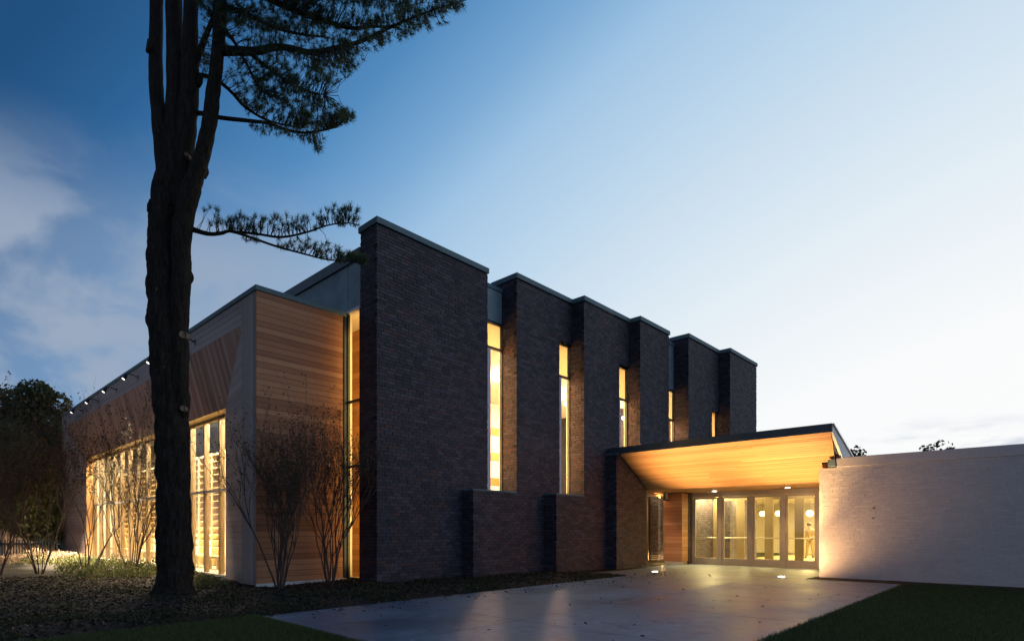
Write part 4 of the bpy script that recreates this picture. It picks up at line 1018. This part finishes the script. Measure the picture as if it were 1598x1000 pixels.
RG = 'distant trees behind the pale brick building'
for k, (u, hgt, r, lab) in enumerate(((1334, 11.4, 3.0, 'distant dark tree top just right of the sloping canopy side'), (1465, 11.8, 4.2, 'distant dark tree top showing over the middle of the pale parapet'))):
    tree('broadleaf_tree', tb(u, 66 + k*3), hgt, r, 40+k*2, lab, 5000, 0.24, RG)

# ------------------------------------------------------------------ picket fence and shed at far left
fe = empty('picket_fence', tb(-10, 25)); tag(fe, 'low dark picket fence at the left edge behind the shrubs', 'fence')
for k in range(26):
    M().box(k*0.125-0.4, k*0.125-0.36, -0.012, 0.012, 0, 0.95).build('picket', MT['dark_metal'], fe)
M().box(-0.45, 2.85, 0.014, 0.05, 0.18, 0.24).build('rail', MT['dark_metal'], fe)
M().box(-0.45, 2.85, 0.014, 0.05, 0.76, 0.82).build('rail', MT['dark_metal'], fe)
sh = empty('garden_shed', tb(-6, 27.0)); tag(sh, 'small low shed with a pale hipped roof behind the picket fence', 'shed')
M().box(-1.2, 1.0, -0.8, 0.8, 0, 0.75).build('wall', MT['cedar_grey'], sh)
m = M(); m.add([(-1.35,-0.95,0.76), (1.2,-0.95,0.76), (1.2,0.95,0.76), (-1.35,0.95,0.76), (-0.5,0,1.45), (0.3,0,1.45)], [(3,2,1,0),(0,1,5,4),(1,2,5),(2,3,4,5),(3,0,4)]); m.build('roof', MT['cutwood'], sh)

# ------------------------------------------------------------------ ground cover, litter, grass
def bedz(x, y):
    e_ = min(1.0, min(x+22, 7.4-x, y+2.95, 30-y)/0.5)
    return -0.01 + e_*0.09*(0.6+0.8*noise.noise(Vector((x*0.5, y*0.5, 1))) + 0.35*noise.noise(Vector((x*3, y*3, 5))))
def scatter(name, material, n, region, size, up, seed, zf, tone=(0, 1), aspect=0.5, lift=0.0, vis=True):
    rg = random.Random(seed); m = M()
    made = 0
    while made < n:
        x, y = region(rg)
        if x is None: continue
        p = Vector((x, y, zf(x, y) + lift + rg.random()*size*0.6))
        a = Vector((rg.gauss(0,1), rg.gauss(0,1), rg.gauss(0,1)*up)).normalized(); b_ = a.cross(Vector((rg.gauss(0,1)*0.5, rg.gauss(0,1)*0.5, 1))).normalized()
        s_ = size*rg.uniform(0.5, 1.3); t = rg.uniform(*tone)
        cup = Vector((0, 0, s_*rg.uniform(-0.2, 0.5)))
        m.add([p - a*s_, p + b_*s_*aspect + cup, p + a*s_, p - b_*s_*aspect + cup], [(0, 1, 2), (0, 2, 3)], (t, t, t)); made += 1
    o = m.build(name, material); o.location = P0; o.rotation_euler.z = ANG; o['kind'] = 'stuff'; return o
def reg_bed(rg):
    x = rg.uniform(-11, 7.3); y = rg.uniform(-2.93, 8)
    if x > 0 and y > 0: return None, None
    if x > WX-0.05 and y > WY-0.05: return None, None
    return x, y
scatter('leaf_litter', MT['litter'], 26000, reg_bed, 0.040, 0.35, 61, bedz)
def reg_walk(rg):
    y = -2.95 - abs(rg.gauss(0, 0.5)) if rg.random() < 0.7 else rg.uniform(-9.1, -2.9)
    return rg.uniform(-4.7, 9.5), y
scatter('stray_leaves', MT['litter'], 420, reg_walk, 0.035, 0.15, 63, lambda x, y: 0.004, (0.4, 1.0))
def reg_bed2(rg):
    x = rg.uniform(-9, 7.3); y = rg.uniform(-2.9, 0) if rg.random() < 0.6 else rg.uniform(-2.9, 6)
    if (x > 0 and y > -0.05) or (x > WX-0.1 and y > WY-0.1): return None, None
    if noise.noise(Vector((x*0.9, y*0.9, 9))) < 0.05: return None, None
    return x, y
o = scatter('low_weeds', MT['leaf'], 14000, reg_bed2, 0.035, 1.2, 62, bedz, (0, 0.7), 0.45, 0.01)
# lit low planting against the glass wall
def mound(cx, cy, rx, ry, hgt, n, seed, material, name, leaf=0.05):
    rg = random.Random(seed); m = M()
    for _ in range(n):
        while True:
            a, b_ = rg.uniform(-1, 1), rg.uniform(-1, 1)
            if a*a+b_*b_ < 1: break
        hz = hgt*(1-(a*a+b_*b_))**0.5*(0.75+0.5*noise.noise(Vector((a*3+seed, b_*3, 0))))
        p = Vector((cx+a*rx, cy+b_*ry, rg.uniform(0.5, 1.0)*hz + 0.02))
        v = Vector((rg.gauss(0,.6), rg.gauss(0,.6), 1)).normalized(); w = v.cross(Vector((rg.gauss(0,1), rg.gauss(0,1), 0.1))).normalized()
        s_ = leaf*rg.uniform(0.6, 1.4); t = rg.random()
        m.add([p - w*s_*0.4, p + w*s_*0.4, p + v*s_*1.4], [(0, 1, 2)], (t, t, t))
    o = m.build(name, material); o.location = P0; o.rotation_euler.z = ANG; o['kind'] = 'stuff'; return o
rg = random.Random(77)
mo = M()
for k in range(34):
    cx = rg.uniform(-5.0, -3.0); cy = rg.uniform(5.5, 18)
    mound(cx, cy, rg.uniform(0.5, 0.9), rg.uniform(0.5, 0.9), rg.uniform(0.3, 0.6), 420, 100+k, MT['cover'], 'ground_cover')
for k in range(14):
    cx = rg.uniform(-5.2, -3.2); cy = rg.uniform(15.0, 23.0)
    mound(cx, cy, rg.uniform(0.8, 1.3), rg.uniform(0.6, 0.9), rg.uniform(0.35, 0.65), 800, 200+k, MT['palecover'], 'pale_ground_cover', 0.06)
for (cx, cy) in ((-2.9, 4.3), (-3.1, 5.0), (-3.0, 3.6), (-3.2, 2.8), (-3.4, 1.9)):
    mound(cx, cy, 0.35, 0.4, 0.28, 220, int(cy*10), MT['cover'], 'ground_cover', 0.045)
# grass
def grass(name, n, regf, seed):
    rg = np.random.RandomState(seed)
    pts = []
    while len(pts) < n:
        x, y = regf(rg); pts.append((x, y))
    P = np.array(pts); hgt = rg.uniform(0.03, 0.07, n); a = rg.uniform(0, 2*np.pi, n); lean = rg.normal(0, 0.02, (n, 2))
    w = 0.0035
    z0 = np.full(n, -0.01)
    v = np.zeros((n, 3, 3)); v[:, 0, 0] = P[:, 0]-np.cos(a)*w; v[:, 0, 1] = P[:, 1]-np.sin(a)*w; v[:, 0, 2] = z0
    v[:, 1, 0] = P[:, 0]+np.cos(a)*w; v[:, 1, 1] = P[:, 1]+np.sin(a)*w; v[:, 1, 2] = z0
    v[:, 2, 0] = P[:, 0]+lean[:, 0]; v[:, 2, 1] = P[:, 1]+lean[:, 1]; v[:, 2, 2] = hgt
    me = bpy.data.meshes.new(name); me.vertices.add(n*3); me.loops.add(n*3); me.polygons.add(n)
    me.vertices.foreach_set('co', v.ravel()); me.loops.foreach_set('vertex_index', np.arange(n*3, dtype=np.int32))
    me.polygons.foreach_set('loop_start', np.arange(0, n*3, 3, dtype=np.int32)); me.polygons.foreach_set('loop_total', np.full(n, 3, dtype=np.int32))
    me.update(calc_edges=True)
    ca = me.color_attributes.new('tone', 'FLOAT_COLOR', 'CORNER'); t = np.repeat(rg.uniform(0, 1, n), 3)
    c = np.ones((n*3, 4), dtype=np.float32); c[:, 0] = t; c[:, 1] = t; c[:, 2] = t; ca.data.foreach_set('color', c.ravel())
    me.materials.append(MT['grass']); o = bpy.data.objects.new(name, me); COL.objects.link(o); o.location = P0; o.rotation_euler.z = ANG; o['kind'] = 'stuff'
grass('grass', 90000, lambda rg: (min(-4.78, rg.uniform(-8.5, -4.6) if rg.rand() < 0.9 else rg.normal(-4.84, 0.04)), -2.96 - abs(rg.normal(0, 1.6))), 5)
grass('grass', 140000, lambda rg: (rg.uniform(-3.5, 9.8), -9.14 - abs(rg.normal(0, 2.5))), 6)

# ------------------------------------------------------------------ person in the lobby
pe = empty('person', B(24.0, -3.74)); pe.rotation_euler.z = rad(200)
MT['skin'] = simple('skin', (0.55, 0.36, 0.27), 0.6, 0.05, 5); MT['hair'] = simple('brown_hair', (0.09, 0.05, 0.03), 0.7)
MT['shirt'] = simple('khaki_shirt', (0.34, 0.26, 0.14), 0.9, 0.1, 5); MT['trousers'] = simple('tan_trousers', (0.30, 0.22, 0.11), 0.9, 0.1, 5); MT['shoe'] = simple('dark_shoe', (0.03, 0.022, 0.018), 0.5)
def skin(name, verts, edges, radii, root, material, parent, sub=2):
    me = bpy.data.meshes.new(name); me.from_pydata(verts, edges, []); me.materials.append(material)
    o = bpy.data.objects.new(name, me); COL.objects.link(o); o.parent = parent
    md = o.modifiers.new('skin', 'SKIN'); 
    for i, r_ in enumerate(radii):
        sv_ = me.skin_vertices[0].data[i] if me.skin_vertices else None
        if sv_: sv_.radius = (r_, r_); sv_.use_root = (i == root)
    ss = o.modifiers.new('sub', 'SUBSURF'); ss.levels = sub; ss.render_levels = sub; md.use_smooth_shade = True
    return o
# local +x is the way the person faces; head bowed, forearms raised
V = [(0,0,0.95), (0.0,0,1.10), (0.02,0,1.28), (0.03,0,1.40), (0.06,0,1.48), (0.10,0,1.55), (0.13,0,1.63),
     (0.0,0.10,0.90), (0.03,0.11,0.50), (-0.03,0.12,0.09), (0.0,-0.10,0.90), (0.10,-0.11,0.50), (0.12,-0.12,0.09),
     (0.02,0.17,1.37), (0.0,0.22,1.10), (0.20,0.16,1.02), (0.28,0.13,1.03), (0.02,-0.17,1.37), (0.02,-0.22,1.10), (0.22,-0.16,1.04), (0.30,-0.13,1.05),
     (0.08,0.12,0.04), (0.24,-0.12,0.04)]
E_ = [(0,1),(1,2),(2,3),(3,4),(4,5),(5,6),(0,7),(7,8),(8,9),(0,10),(10,11),(11,12),(3,13),(13,14),(14,15),(15,16),(3,17),(17,18),(18,19),(19,20),(9,21),(12,22)]
rad_v = [0.13,0.115,0.13,0.10,0.05,0.075,0.085,0.085,0.055,0.038,0.085,0.055,0.038,0.055,0.04,0.032,0.036,0.055,0.04,0.032,0.036,0.035,0.035]
HAS_SKINV = True
def mk_skin(name, idx, extra, material, lvl=2):
    mp_ = {k: i for i, k in enumerate(idx)}
    me = bpy.data.meshes.new(name); me.from_pydata([V[k] for k in idx], [(mp_[a], mp_[b_]) for a, b_ in E_ if a in mp_ and b_ in mp_], [])
    me.materials.append(material); o = bpy.data.objects.new(name, me); COL.objects.link(o); o.parent = pe
    md = o.modifiers.new('skin', 'SKIN'); md.use_smooth_shade = True
    bpy.context.view_layer.update()
    if not me.skin_vertices:
        import bmesh
        bm = bmesh.new(); bm.from_mesh(me); bm.verts.layers.skin.verify(); bm.to_mesh(me); bm.free()
    for i, k in enumerate(idx):
        sv_ = me.skin_vertices[0].data[i]; r_ = rad_v[k] + extra; sv_.radius = (r_, r_); sv_.use_root = (i == 0)
    ss = o.modifiers.new('sub', 'SUBSURF'); ss.levels = lvl; ss.render_levels = lvl
    return o
mk_skin('body', list(range(23)), 0.0, MT['skin'])
mk_skin('shirt', [0,1,2,3,13,14,15,17,18,19], 0.016, MT['shirt'])
mk_skin('trousers', [0,7,8,9,10,11,12], 0.018, MT['trousers'])
mk_skin('shoe', [9,21], 0.016, MT['shoe']); mk_skin('shoe', [12,22], 0.016, MT['shoe'])
m = M(); m.smooth = True; prof = [(0.098*math.sin(math.pi*i/8), -0.098*math.cos(math.pi*i/8)) for i in range(9)]
m.tube([(0.115, 0, 1.655+p[1]) for p in prof], [max(0.003, p[0]) for p in prof], 14); m.build('hair', MT['hair'], pe)
m = M(); m.tube([(0.205, 0, 1.60), (0.235, 0, 1.575)], [0.014, 0.010], 6); m.build('nose', MT['skin'], pe)
tag(pe, 'person in khaki clothes standing with bowed head behind the rightmost glass door', 'person')
